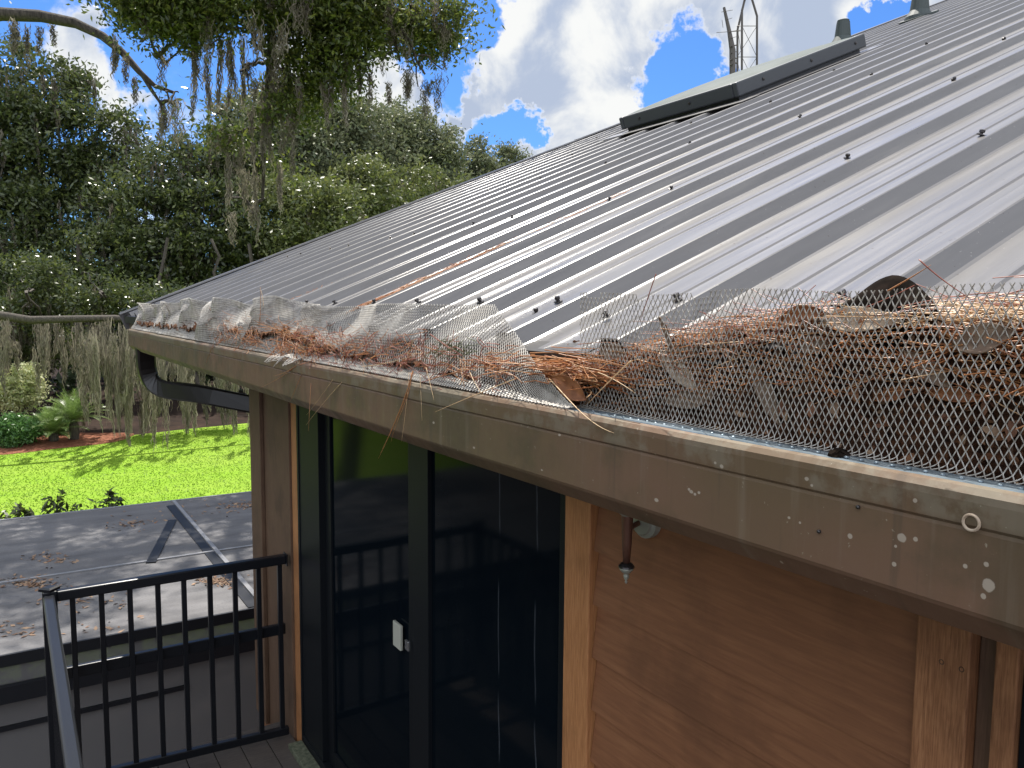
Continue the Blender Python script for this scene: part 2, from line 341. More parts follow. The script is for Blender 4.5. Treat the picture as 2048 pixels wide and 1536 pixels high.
M_['deck'] = mat('weathered_deck_board', (.11, .09, .075), .8, build=wood_fn((.05, .04, .034), (.085, .068, .058), (.13, .11, .09), (2, 40, 40)))
M_['tower'] = mat('grey_tower_steel', (.07, .06, .052), .5, .3)
M_['needle'] = leafmat('dead_pine_needle', [(.32, .095, .028), (.46, .17, .05), (.55, .27, .11), (.24, .07, .03), (.60, .38, .2)], .42, .22)
M_['needle_pale'] = leafmat('pale_pine_needle', [(.52, .3, .13), (.66, .48, .28), (.5, .24, .08)], .42, .2)
M_['needle_red'] = mat('red_brown_needle', (.22, .06, .035), .45)
def deb_fn(g, tc, b):
    n = g.noise(tc, 70, 8, .75, .6); g.set(b.inputs['Base Color'], g.ramp(n, [(.36, (.012, .006, .004)), (.52, (.085, .036, .017)), (.72, (.30, .13, .055))])); bump(g, b, n, .012, 1)
M_['debris'] = mat('rotted_leaf_litter', (.06, .03, .02), .85, 0, .2, deb_fn)
M_['chip'] = leafmat('leaf_fragment', [(.10, .04, .02), (.22, .09, .04), (.36, .17, .08), (.07, .035, .02), (.46, .29, .17)], .6, .15)
def dl(c1, c2):
    return lambda g, tc, b: g.set(b.inputs['Base Color'], g.ramp(g.noise(tc, 45, 6, .6), [(.35, c1), (.68, c2)]))
M_['lf_pale'] = mat('pale_dry_leaf', (.5, .4, .3), .6, 0, .4, dl((.40, .29, .2), (.60, .49, .37)), .25)
M_['lf_tan'] = mat('tan_dry_leaf', (.3, .2, .14), .6, 0, .4, dl((.17, .11, .075), (.30, .21, .14)), .2)
M_['lf_dark'] = mat('backlit_leaf_and_dirt', (.03, .02, .015), .95, 0, .02, dl((.006, .005, .004), (.02, .014, .011)))  # the leaf's backlit darkness is put into the colour; dirt clump shares it
M_['lf_rust'] = mat('rust_dry_leaf', (.3, .1, .04), .5, 0, .4, dl((.20, .075, .03), (.36, .15, .06)), .2)
M_['brass'] = mat('weathered_copper', (.17, .085, .06), .4, .5)
M_['lampgrey'] = mat('pale_lamp_metal', (.33, .34, .29), .45, .2)
M_['latch'] = mat('ivory_latch', (.42, .42, .36), .45)
M_['steel'] = mat('bright_keeper_steel', (.6, .6, .62), .25, .9)
M_['soffit'] = mat('brown_soffit', (.08, .055, .04), .7)
# ------------------------------------------------------------------ ground
GZ = -5.4
def sheet(name, pts, z, m, label=None):
    mb = MB(); mb.add([(x, y, z) for x, y in pts], [tuple(range(len(pts)))]); o = mb.build(name, m); tag(o, kind='structure'); return o
sheet('ground', [(-300, -300), (300, -300), (300, 400), (-300, 400)], GZ, M_['soil'])
edge = [(-60, 44), (-25, 41), (-8, 36.5), (-3.2, 34.6), (0, 34.2), (2.6, 34.8), (3.6, 36.4), (6.5, 37.3), (10, 38), (16, 39), (30, 41), (60, 46)]
lawn_pts = [(60, 12.9), (3, 12.9), (-9, 12.9), (-60, 9)]+edge
sheet('lawn', lawn_pts, GZ+.03, M_['lawn'])
# blades of grass over the visible part of the lawn
def grass():
    n = 90000; y = 13+24.5*rng.random(n)**1.0; x = -5+20*rng.random(n)
    ex = np.interp(x, [p[0] for p in edge], [p[1] for p in edge]); k = y < ex-.15; x = x[k]; y = y[k]; n = len(x)
    h = .018+.02*rng.random(n); a = rng.random(n)*math.pi; wd = .010+.012*rng.random(n)
    b = np.stack([x, y, np.full(n, GZ+.03)], 1); dx = np.stack([np.cos(a), np.sin(a), 0*a], 1)*wd[:, None]
    ln = np.stack([rng.normal(0, .03, n), rng.normal(0, .03, n), h], 1)
    V = np.stack([b-dx, b+dx, b+ln+dx*.2, b+ln-dx*.2], 1).reshape(-1, 3); F = np.arange(4*n).reshape(n, 4)
    tag(npmesh('grass', V, F, M_['grass']), 'bright green mown grass blades of the lawn', 'grass', kind='stuff')
grass()
E0_ = 7.16
# mulch island
def blob_sheet(name, cx, cy, rx, ry, z, m, seed):
    r = random.Random(seed); P = []
    for k in range(40):
        a = k/40*2*math.pi; q = 1+.06*math.sin(3*a+seed)+.04*math.sin(7*a); P.append((cx+rx*q*math.cos(a), cy+ry*q*math.sin(a)))
    mb = MB(); V = [(x, y, z) for x, y in P]+[(cx, cy, z+.25)]; mb.add(V, [(k, (k+1) % 40, 40) for k in range(40)])
    return tag(mb.build(name, m, smooth=True), kind='structure')
blob_sheet('mulch_bed', -.2, 36.6, 4.3, 2.6, GZ+.04, M_['mulch'], 2)
sheet('patio_floor', [(-7, E0_-.5), (6, E0_-.5), (6, 12.2), (-7, 12.2)], GZ+.02, mat('brown_patio_floor', (.14, .12, .11), .8, build=dl((.08, .065, .055), (.20, .17, .15))))


# ------------------------------------------------------------------ house
HY0, HY1 = -3.2, 7.55
WX, FZ = 1.34, -2.50
house = empty('timber_house', (1.34, 2, GZ)); tag(house, 'timber house with brown-grey ribbed metal roof and brown gutter, filling the right side', 'house')
# ribbed roof sheet
def roof_mesh():
    prof = []; SP = .345; y = .70-SP*11
    def add(a, h): prof.append((a, h))
    k = 0
    while y < HY1+.1:
        H = .033; big = [(-.052, 0), (-.045, .0025), (-.0265, H-.0045), (-.0245, H-.0015), (-.021, H), (.017, H), (.021, H-.0015), (.023, H-.0045), (.042, .0025), (.049, 0)]
        for a, h in big: add(y+a, h)
        if k % 3 == 1: add(y+.0545, .0022); add(y+.066, .0022); add(y+.0665, 0)
        for c in (SP*.36, SP*.64):
            for a, h in ((-.013, 0), (-.008, .0032), (.008, .0032), (.013, 0)): add(y+c+a, h)
        y += SP; k += 1
    prof = [(a, h) for a, h in prof if HY0 <= a <= HY1]; prof.append((HY1, 0)); prof.insert(0, (HY0, 0))
    qs = [-.003, .3, 1.2, 2.4, 3.6, 5, 7, 9, 12, 15.6]; V = []; F = []; n = len(prof)
    for q in qs:
        for a, h in prof:
            wv = .0015*math.sin(a*3.1+q*1.7) if q > 0 else 0
            V.append(roofp(a, q, h+wv+.007))
    for j in range(len(qs)-1):
        for i in range(n-1): F.append((j*n+i, j*n+i+1, (j+1)*n+i+1, (j+1)*n+i))
    mb = MB(); mb.add(V, [f[::-1] for f in F]); o = mb.build('metal_roof', M_['roof'], house)
    s = o.modifiers.new('sheet', 'SOLIDIFY'); s.thickness = .002; s.offset = -1
    return o
roof = roof_mesh()
RIBS = [.70+.345*k for k in range(-4, 20)]
screw_me = None
def screw(y, q, tilt=0, h=.0335+.007):
    global screw_me
    if screw_me is None:
        mb = MB(); mb.lathe((0, 0, 0), (0, 0, 1), [(.009, 0), (.010, .0012), (.0095, .003), (.0038, .0035), (.0038, .0065)], 14)
        mb.lathe((0, 0, .0065), (0, 0, 1), [(.0055, 0), (.0064, .001), (.0064, .006), (.005, .0072)], 6)
        screw_me = mb.build('screw', M_['screw'], roof)
        s = screw_me
    else:
        s = dup(screw_me)
    p = roofp(y, q, h); s.location = p; s.rotation_euler = (tilt, -TH+tilt*.5, q)
    return s
cnt = 0
for j, q in enumerate((.16, 1.2, 2.38, 3.5, 4.65)):
    for i, y in enumerate(RIBS):
        if y < .3 or y > 7.5: continue
        if j in (1,) and not (i % 3 != 1 or i < 6): continue
        if j > 1 and (i+j) % 2 == 0: continue
        screw(y+(.0 if i % 2 else .012), q+.01*random.random(), random.uniform(-.25, .25)); cnt += 1
for y, q in ((1.47, .16), (1.21, .15)): screw(y+.03, q, .1, .013); cnt += 1
# rake flashing with lapped cap pieces
mb = MB()
for a, b_ in ((-.05, 5.2), (5.15, 10.4), (10.35, 15.6)):
    z = .052 if a != 5.15 else .056
    V = []
    for q in (a, b_):
        for yy, h in ((HY1-.09, z-.012), (HY1-.085, z), (HY1+.012, z), (HY1+.012, -.10), (HY1+.009, -.10), (HY1+.009, z-.004), (HY1-.088, z-.014)): V.append(roofp(yy, q, h))
    mb.add(V, [(i, (i+1) % 7, 7+(i+1) % 7, 7+i) for i in range(7)]+[tuple(range(7))[::-1], tuple(range(7, 14))])
mb.build('rake_flashing', M_['roof'], house)
# deck boards under the roof sheet, far slope, ridge
mb = MB(); V = [roofp(y, q, h) for y in (HY0, HY1-.01) for q in (.01, 15.6) for h in (-.10, -.002)]
mb.add(V, [(0, 1, 3, 2), (4, 6, 7, 5), (0, 4, 5, 1), (2, 3, 7, 6), (0, 2, 6, 4), (1, 5, 7, 3)]); mb.build('roof_boarding', M_['soffit'], house)
rt = roofp(0, 15.6, .02)
mb = MB(); mb.add([(rt[0], HY0, rt[2]), (rt[0], HY1, rt[2]), (rt[0]+14.4, HY1, EZ), (rt[0]+14.4, HY0, EZ)], [(0, 1, 2, 3)]); mb.build('far_roof_slope', M_['roof'], house)
mb = MB()
for sgn in (-1, 1):
    for k in range(2):
        pass
mb.extr([(rt[0]-.2, rt[2]-.035), (rt[0], rt[2]+.05), (rt[0]+.2, rt[2]-.035), (rt[0]+.2, rt[2]-.045), (rt[0], rt[2]+.035), (rt[0]-.2, rt[2]-.045)], HY0, HY1); mb.build('ridge_cap', M_['roof'], house)
# soffit + fascia
mb = MB(); mb.box(EX+.012, WX+.3, HY0, HY1-.02, -.20, -.185); mb.build('soffit', M_['soffit'], house)
mb = MB(); mb.box(.885, .91, HY0, HY1-.012, -.31, -.105); mb.build('fascia_board', M_['soffit'], house)
mb = MB(); mb.extr([(EX-.02, EZ+.004), (EX+.08, EZ+.036), (EX+.08, EZ+.033), (EX-.016, EZ-.001), (EX-.016, EZ-.05), (EX-.019, EZ-.05)], 1.12, HY1-.02); mb.build('drip_edge', M_['downspout'], house)

# gutter (thin-walled profile)
def gutter():
    outer = [(.786, -.172), (.782, -.166), (.774, -.1635), (.766, -.165), (.7605, -.171), (.7595, -.178), (.7605, -.200), (.7635, -.2035), (.7625, -.207), (.7625, -.283), (.765, -.288), (.787, -.313), (.794, -.316), (.884, -.316), (.884, -.11)]
    def off(P, t):
        Q = []
        for i, p in enumerate(P):
            a = Vector(P[max(i-1, 0)]); b = Vector(P[min(i+1, len(P)-1)]); d = (b-a).normalized(); Q.append((p[0]-d.y*t, p[1]+d.x*t))
        return Q
    y0, y1 = HY0, 6.55
    mb = MB(); n = len(outer); inner = off(outer, .0014); ys = [y0]+[y0+(y1-y0)*k/40 for k in range(1, 40)]+[y1]
    V = []
    for P in (outer, inner):
        for y in ys:
            s = .0012*math.sin(y*2.3)+.0008*math.sin(y*7.1)
            for x, z in P: V.append((x+s*(.3 if x > .8 else 1), y, z+s*.5))
    L = len(ys); F = []
    for j in range(L-1):
        for i in range(n-1):
            a = j*n+i; F.append((a, a+1, a+n+1, a+n)); c = L*n+a; F.append((c, c+n, c+n+1, c+1))
        a = j*n; c = L*n+a; F.append((a, a+n, c+n, c)); a = j*n+n-1; c = L*n+a; F.append((a, c, c+n, a+n))
    mb.add(V, F)
    o = mb.build('gutter', M_['gutter'], house, smooth=False)
    m2 = MB(); cap = outer[3:]+[(.80, -.13)]; m2.extr(cap, y1-.002, y1+.004); m2.build('end_cap', M_['gutter'], o)
    return o
gut = gutter()
# rivet-like ring on the upper band
p = X(1943, 1045, .7595)
mb = MB(); R_ = 16
for r0, r1, h in ((.0068, .0082, .0018),):
    V = []
    for k in range(24):
        a = k/24*2*math.pi
        for rr, hh in ((r0-.0008, 0), (r0, h), (r1, h), (r1+.0008, 0)): V.append((p[0]-.0005-hh, p[1]+rr*math.cos(a), p[2]+rr*math.sin(a)))
    mb.add(V, [(k*4+i, ((k+1) % 24)*4+i, ((k+1) % 24)*4+i+1, k*4+i+1) for k in range(24) for i in range(3)])
mb.build('nail_ring', M_['lf_pale'], gut, smooth=True)
for u, v in ((1638, 1063), (1716, 1014)):
    p = X(u, v, .762); mb = MB(); mb.lathe(p+np.array([.001, 0, 0]), (-1, 0, 0), [(.0022, 0), (.0022, .0025), (.001, .0035)], 8); mb.build('rivet', M_['screw'], gut)
# downspout: outlet, elbow, run back to the wall
def rect_tube(path, w, h, name, m, parent):
    P = [Vector(p) for p in path]; V = []; r = .012
    prof = [(-w/2+r, -h/2), (w/2-r, -h/2), (w/2, -h/2+r), (w/2, h/2-r), (w/2-r, h/2), (-w/2+r, h/2), (-w/2, h/2-r), (-w/2, -h/2+r)]
    for i, p in enumerate(P):
        t = (P[min(i+1, len(P)-1)]-P[max(i-1, 0)]).normalized(); a = Vector((0, 1, 0)); a = (a-t*a.dot(t)).normalized(); b = t.cross(a)
        V += [p+a*x+b*y for x, y in prof]
    n = 8; F = [(i*n+k, i*n+(k+1) % n, (i+1)*n+(k+1) % n, (i+1)*n+k) for i in range(len(P)-1) for k in range(n)]+[tuple(range(n)), tuple((len(P)-1)*n+k for k in range(n))]
    mb = MB(); mb.add(V, F); o = mb.build(name, m, parent); return o
bz = [X(291, 694, .83), X(289, 800, .84), X(330, 770, .93), X(430, 794, 1.2)]
path = [bz[0]*(1-t)**3+bz[1]*3*t*(1-t)**2+bz[2]*3*t*t*(1-t)+bz[3]*t**3 for t in np.linspace(0, 1, 15)]
e1 = X(535, 815, 1.50); path += [e1, e1+np.array([.06, 0, -.05]), e1+np.array([.08, 0, -2.6])]
path = [Vector([float(c) for c in p]) for p in path]
rect_tube(path, .125, .12, 'downspout', M_['downspout'], house)
# perforated strip along the gutter lip with raised dimples
def strip():
    mb = MB(); y0, y1 = -.3, 1.28; ys = np.linspace(y0, y1, 40); V = []; prof = [(.781, -.1685), (.784, -.1640), (.816, -.1640), (.820, -.170)]
    for y in ys: V += [(x, y, z+.0008*math.sin(y*9)) for x, z in prof]
    mb.add(V, [(j*4+i, (j+1)*4+i, (j+1)*4+i+1, j*4+i+1) for j in range(39) for i in range(3)])
    y = y0
    while y < 1.02:
        mb.lathe((.797, y, -.1639), (0, 0, 1), [(.0030, 0), (.0027, .0013), (.0012, .0019)], 8); y += .0185
    return mb.build('lip_strip', M_['strip'], gut, smooth=False)
strip()

# wall: lapped cedar boards between the trims
def siding(y0, y1, name='siding'):
    mb = MB(); z = -.20; k = 0
    while z > FZ-.2:
        z2 = z-.150; mb.box(WX, WX+.03, y0, y1, z2, z-.005, None)
        mb.v[-8:] = [(x-(.019 if zz < z-.1 else .0) if x < WX+.01 else x, y, zz) for x, y, zz in mb.v[-8:]]
        z = z2; k += 1
    return mb.build(name, M_['siding'], house)
siding(.757, 1.668); siding(-3.0, -.42); siding(4.60, 5.15)
mb = MB(); mb.box(WX+.03, WX+.16, -3.1, .3, -5.4, -.2); mb.box(WX+.03, WX+.16, .3, 1.7, -5.4, -.2); mb.box(WX+.03, WX+.16, 4.35, 5.18, -5.4, -.2); mb.box(WX+.03, WX+.16, 1.7, 4.35, -5.4, FZ-.1)
mb.box(WX+.16, 12, 5.03, 5.18, -5.4, -.2); mb.box(WX+.16, 12, -3.1, -2.95, -5.4, -.2); mb.build('wall', M_['siding'], house)
mb = MB(); mb.add([(WX+.03, 5.18, -.2), (12, 5.18, -.2), (12, 5.18, 4.2)], [(0, 1, 2)]); mb.build('gable_wall', M_['siding'], house)
mb = MB(); mb.box(WX+.5, WX+.52, 1.0, 5.0, FZ, -.2); mb.build('room_screen', M_['frame'], house)
def board(y0, y1, x0, x1, m, z0=FZ-.15, z1=-.202, name='trim_board'):
    mb = MB(); mb.box(x0, x1, y0, y1, z0, z1); o = mb.build(name, m, house, bevel=.003); return o
board(1.672, 1.787, WX-.030, WX+.03, M_['trim'])
board(.662, .754, WX-.030, WX+.03, M_['trim2'])
board(.629, .661, WX-.004, WX+.03, M_['trimgrey'])
board(.592, .628, WX-.022, WX+.03, M_['trim2'])
board(4.335, 4.43, WX-.012, WX+.03, M_['trim'])
board(4.432, 5.175, WX-.025, WX+.029, M_['trimgrey'])
board(4.95, 5.19, WX-.050, WX-.026, M_['trimgrey'])
# nail holes in the near board
for u, v in ((1883, 1324), (1923, 1339)):
    p = X(u, v, WX-.030); mb = MB()
    V = []
    for k in range(16):
        a = k/16*2*math.pi
        for rr, hh in ((.0030, 0), (.0040, .0009), (.0046, 0)): V.append((p[0]-hh-.0001, p[1]+rr*math.cos(a), p[2]+rr*math.sin(a)))
    mb.add(V, [(k*3+i, ((k+1) % 16)*3+i, ((k+1) % 16)*3+i+1, k*3+i+1) for k in range(16) for i in range(2)]); mb.build('nail_hole', M_['trimgrey'], house)
# window beside the near boards
mb = MB(); fr = mb; y0, y1, z0, z1 = -.42, .590, -1.9, -.24
for a in ((y0, y0+.05, z0, z1), (y1-.012, y1, z0, z1), (y0+.05, y1-.012, z0, z0+.05), (y0+.05, y1-.012, z1-.05, z1)): mb.box(WX-.008, WX+.03, *a)
wf = mb.build('window', M_['frame'], house); mb = MB(); mb.box(WX+.008, WX+.014, y0+.05, y1-.012, z0+.05, z1-.05); mb.build('pane', M_['glass'], wf)

# sliding door
DZ0, DZ1 = FZ+.03, -.36
door = None
def frame_rect(mb, x0, x1, y0, y1, z0, z1, w, wt=None, wb=None):
    wt = wt or w; wb = wb or w
    mb.box(x0, x1, y0, y0+w, z0, z1); mb.box(x0, x1, y1-w, y1, z0, z1); mb.box(x0, x1, y0+w, y1-w, z1-wt, z1); mb.box(x0, x1, y0+w, y1-w, z0, z0+wb)
mb = MB(); frame_rect(mb, WX-.012, WX+.06, 1.788, 4.334, DZ0, DZ1, .028, .10, .04); mb.box(WX-.006, WX+.06, 3.985, 4.306, DZ0+.04, DZ1-.10)
mb.box(WX-.012, WX+.06, 1.788, 4.334, DZ1+.001, -.203)
door = mb.build('sliding_door', M_['frame'], house, bevel=.002)
mb = MB(); frame_rect(mb, WX+.026, WX+.052, 2.87, 3.984, DZ0+.041, DZ1-.101, .085); fp = mb.build('door_leaf', M_['frame'], door, bevel=.002)
mb = MB(); mb.box(WX+.036, WX+.042, 2.955, 3.899, DZ0+.12, DZ1-.18); mb.build('pane', M_['glass'], door)
mb = MB(); frame_rect(mb, WX-.004, WX+.022, 1.817, 2.865, DZ0+.041, DZ1-.101, .030); mb.box(WX-.010, WX+.022, 2.70, 2.834, DZ0+.072, DZ1-.132); mb.build('door_leaf', M_['frame'], door, bevel=.002)
mb = MB(); mb.box(WX+.006, WX+.012, 1.847, 2.699, DZ0+.071, DZ1-.131); mb.build('pane', M_['glass'], door)
p = X(800, 1284, WX-.0); q0 = X(800, 1258, WX); q1 = X(800, 1308, WX)
yL = X(789, 1284, WX+.02)[1]; yR = X(808, 1284, WX+.02)[1]
mb = MB(); mb.box(WX+.012, WX+.025, yR+.02, yL, q1[2], q0[2]); mb.build('latch', M_['latch'], door, bevel=.003)
p = X(818, 1290, WX-.01); mb = MB(); mb.box(WX-.022, WX-.011, p[1]-.016, p[1]+.016, p[2]-.02, p[2]+.02); mb.build('keeper', M_['steel'], door, bevel=.002)
mb = MB(); mb.box(WX-.09, WX-.013, 1.79, 4.33, FZ+.001, FZ+.035); mb.build('threshold', mat('mossy_threshold', (.11, .13, .08), .7, build=dl((.05, .06, .035), (.17, .18, .12))), door, bevel=.004)

# skylight on the far roof
SY0, SY1, SQ0, SQ1 = 4.30, 5.66, 4.20, 5.85
sk = empty('skylight', roofp((SY0+SY1)/2, 5, .02), house)
sk.matrix_parent_inverse = Matrix.Translation(-Vector(house.location))
def rbox(mb, y0, y1, q0, q1, h0, h1):
    V = [roofp(y, q, h) for y in (y0, y1) for q in (q0, q1) for h in (h0, h1)]
    mb.add(V, [(0, 1, 3, 2), (4, 6, 7, 5), (0, 4, 5, 1), (2, 3, 7, 6), (0, 2, 6, 4), (1, 5, 7, 3)])
def spart(mb, name, m, bevel=0):
    o = mb.build(name, m, sk, bevel=bevel); o.matrix_parent_inverse = Matrix.Translation(-Vector(sk.location)); return o
mb = MB(); rbox(mb, SY0+.04, SY1-.04, SQ0+.04, SQ1-.05, .0, .10); spart(mb, 'curb', M_['sky_curb'])
mb = MB(); rbox(mb, SY0, SY0+.05, SQ0, SQ1, .075, .185); rbox(mb, SY1-.05, SY1, SQ0, SQ1, .075, .185); rbox(mb, SY0+.05, SY1-.05, SQ0, SQ0+.05, .076, .184); rbox(mb, SY0+.05, SY1-.05, SQ1-.05, SQ1, .076, .184); spart(mb, 'frame', M_['sky_frame'], .012)
V = []; nu, nv = 14, 20
for j in range(nv+1):
    for i in range(nu+1):
        a = i/nu; b = j/nv; h = .178+.045*(max(0, (math.sin(math.pi*a)*math.sin(math.pi*b)))**.35); V.append(roofp(SY0+.02+(SY1-SY0-.04)*a, SQ0+.02+(SQ1-SQ0-.04)*b, h))
mb = MB(); mb.add(V, [(j*(nu+1)+i, j*(nu+1)+i+1, (j+1)*(nu+1)+i+1, (j+1)*(nu+1)+i)[::-1] for j in range(nv) for i in range(nu)]); spart(mb, 'dome', M_['dome']).data.polygons.foreach_set('use_smooth', [True]*nu*nv)
mb = MB(); rbox(mb, SY0-.16, SY1+.16, SQ0-.18, SQ0+.03, .047, .052); rbox(mb, SY0-.10, SY0+.02, SQ0, SQ1+.1, .046, .050); spart(mb, 'flashing', M_['roof'])
for q in (4.5, 5.1, 5.7):
    mb = MB(); mb.lathe(roofp(SY0-.001, q, .135), (0, -1, 0), [(.012, 0), (.012, .006), (.004, .009)], 8); spart(mb, 'fixing', M_['screw'])
for y in (4.8, 5.4):
    mb = MB(); mb.lathe(roofp(y, SQ0-.001, .135), (-math.cos(TH), 0, -math.sin(TH)), [(.012, 0), (.012, .006), (.004, .009)], 8); spart(mb, 'fixing', M_['screw'])
# vent pipes with rubber boots
def vent(y, q, hh, rr):
    b = roofp(y, q, .0); mb = MB()
    mb.lathe((b[0], b[1], b[2]-.03), (0, 0, 1), [(rr*2.1, 0), (rr*2.0, .06), (rr*1.35, .14), (rr*1.12, .30), (rr*1.08, .33)], 20)
    o = mb.build('vent_pipe', M_['rubber'], house, smooth=False)
    m2 = MB(); m2.lathe((b[0], b[1], b[2]+.25), (0, 0, 1), [(rr, 0), (rr, hh), (rr*.9, hh+.005), (rr*.85, hh-.05)], 20); m2.build('pipe', M_['rubber'], o)
    m3 = MB(); n = 12; V = []
    for h in (.014, .05):
        for k in range(n):
            a = k/n*2*math.pi; V.append(roofp(y+rr*2.7*math.cos(a), q+rr*2.7*math.sin(a), h))
    m3.add(V, [(k, (k+1) % n, n+(k+1) % n, n+k) for k in range(n)]+[tuple(range(n, 2*n))]); m3.build('flange', M_['rubber'], o)
vent(6.05, 9.68, .55, .085)
vent(6.78, 9.15, .07, .075)
# bent tin strips lying on the roof
# ------------------------------------------------------------------ wall lantern under the eave
lan = empty('wall_lantern', (1.22, 1.52, -.45)); tag(lan, 'copper wall lantern tail with pale finial just below the gutter, right of the glass door', 'lantern')
LX = 1.22; ft = X(1250, 1046, LX); fb = X(1253, 1126, LX); s_ = np.linalg.norm(X(1260, 1126, LX)-X(1250, 1126, LX))/10
ax = np.array([0, 0, -1.0]); L_ = ft[2]-fb[2]
mb = MB(); mb.lathe((fb[0], fb[1], ft[2]+.06), ax, [(.016, 0), (.0145, .03), (.0115, .06+L_*.5), (.0085, .06+L_)], 14); mb.build('tail', M_['brass'], lan, smooth=True)
mb = MB(); mb.lathe(fb, ax, [(.006, -.002), (.013, .0), (.0185, .006), (.0195, .010), (.014, .011)], 16); mb.build('collar', M_['screw'], lan)
mb = MB(); mb.lathe(fb, ax, [(.018, .0102), (.016, .016), (.009, .024), (.004, .026), (.0075, .030), (.006, .036), (.002, .043), (.004, .046), (.0005, .051)], 16); mb.build('finial', M_['lampgrey'], lan, smooth=True)
mb = MB(); mb.lathe((fb[0], fb[1], ft[2]+.02), (0, 0, 1), [(.015, 0), (.03, .012), (.05, .05), (.055, .14), (.035, .17)], 8); mb.build('lantern_body', M_['lampgrey'], lan)
pb = X(1292, 1040, WX-.014); mb = MB(); mb.lathe(pb, (-1, 0, 0), [(.045, -.02), (.045, .008), (.036, .013), (.034, .020), (.012, .024)], 20); mb.build('back_plate', M_['lampgrey'], lan)
mb = MB(); pts = [Vector(pb)+Vector((-.01, 0, 0)), Vector(pb)+Vector((-.06, 0, -.015)), Vector((LX, fb[1], ft[2]+.05))]; mb.tube(pts, .007, 8); mb.build('bracket', M_['brass'], lan)

# ------------------------------------------------------------------ deck and railings
mb = MB(); x = .02
while x < WX-.1:
    mb.box(x, x+.138, -2.6, 4.62, FZ-.04, FZ); x += .144
dk = mb.build('deck', M_['deck']); tag(dk, kind='structure')
mb = MB(); mb.box(.0, .02, -2.6, 4.64, FZ-.26, FZ+.0); mb.box(.02, WX, 4.62, 4.66, FZ-.26, FZ); mb.box(.02, WX, -2.64, -2.6, FZ-.26, FZ)
o = mb.build('deck_rim', M_['deck'], dk)
mb = MB()
for y in (-2.5, 1, 4.5): mb.box(.05, .15, y, y+.1, GZ, FZ-.05)
mb.build('deck_post', M_['deck'], dk)
RY, RX, RT_ = 4.46, .12, -1.41
er = empty('deck_railing', (RX, RY, FZ)); tag(er, 'short black metal railing from the corner post to the wall beside the glass door', 'railing')
mb = MB(); mb.bar((RX+.03, RY, RT_-.02), (WX-.05, RY, RT_-.02), .05, .052); mb.build('top_rail', M_['black'], er, bevel=.006)
mb = MB(); mb.bar((RX+.03, RY, FZ+.09), (WX-.05, RY, FZ+.045), .035, .045); mb.build('bottom_rail', M_['black'], er, bevel=.004)
zm = Yp(300, 1316, RY)[2]; mb = MB(); mb.bar((RX+.03, RY+.03, zm), (WX-.05, RY+.03, zm), .03, .062); mb.build('middle_rail', M_['black'], er, bevel=.004)
mb = MB(); mb.box(WX-.051, WX-.045, RY-.035, RY+.035, RT_-.055, RT_+.012); mb.build('wall_bracket', M_['black'], er)
mb = MB(); mb.box(RX-.032, RX+.032, RY-.032, RY+.032, FZ, RT_+.012); mb.build('post', M_['black'], er, bevel=.004)
mb = MB(); mb.lathe((RX, RY, RT_+.0125), (0, 0, 1), [(.047, 0), (.047, .012), (.03, .018)], 4)
a = [(RX+(x-RX)*math.cos(rad(45))-(y-RY)*math.sin(rad(45)), RY+(x-RX)*math.sin(rad(45))+(y-RY)*math.cos(rad(45)), z) for x, y, z in mb.v]; mb.v = a
mb.build('post_cap', M_['black'], er)
base = None
for u in (147, 205, 262, 318, 370, 422, 472, 519, 561):
    x = Yp(u, 1250, RY)[0]
    if base is None:
        mb = MB(); mb.box(-.0125, .0125, -.0125, .0125, FZ+.068, RT_-.046); base = mb.build('baluster', M_['black'], er, bevel=.002); base.location = (x, RY, 0); o = base
    else:
        o = dup(base); o.location = (x, RY, 0)
er2 = empty('deck_railing', (RX, 1, FZ)); tag(er2, 'long black metal railing running towards the viewer from the corner post, its top lit grey', 'railing')
mb = MB(); mb.bar((RX-.004, RY-.034, RT_-.02), (RX-.004, -2.5, RT_-.02), .05, .04); mb.build('top_rail', M_['black'], er2, bevel=.010)
mb = MB(); mb.bar((RX, RY-.034, FZ+.09), (RX, -2.5, FZ+.09), .035, .04); mb.build('bottom_rail', M_['black'], er2)
k = 0; y = RY-.15; b2 = None
while y > -2.4:
    if b2 is None:
        mb = MB(); mb.box(-.0125, .0125, -.0125, .0125, FZ+.068, RT_-.046); b2 = mb.build('baluster', M_['black'], er2); o = b2
    else:
        o = dup(b2)
    o.location = (RX, y, 0); y -= .122
pm = MB(); pm.box(RX-.032, RX+.032, 1.9, 1.964, FZ, RT_-.041); pm.build('post', M_['black'], er2)
mb = MB(); mb.box(RX-.032, RX+.032, -2.5, -2.436, FZ, RT_-.041); mb.build('post', M_['black'], er2)

# ------------------------------------------------------------------ screen enclosure below
E0, E1, EZT = 7.16, 11.82, -2.70
enc = empty('screen_enclosure', (-1, 9.5, GZ)); tag(enc, 'grey screened patio enclosure with leaves on its flat mesh top, below the railing', 'enclosure')
mb = MB(); mb.box(-7, 6, E0, E1, EZT-.004, EZT); mb.build('mesh_top', M_['scrtop'], enc)
mb = MB(); mb.box(-7, 6, E0-.002, E0+.002, GZ+.03, EZT-.006); mb.build('mesh_wall', M_['scrwall'], enc)
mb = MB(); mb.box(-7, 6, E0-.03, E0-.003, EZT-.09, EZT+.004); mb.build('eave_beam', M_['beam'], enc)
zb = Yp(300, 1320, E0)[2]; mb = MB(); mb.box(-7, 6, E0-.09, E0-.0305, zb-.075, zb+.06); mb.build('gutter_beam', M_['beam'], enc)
zb = Yp(225, 1406, E0)[2]; mb = MB(); mb.box(-7, 1.2, E0-.03, E0-.003, zb-.018, zb+.018); mb.build('wall_rail', M_['beam'], enc)
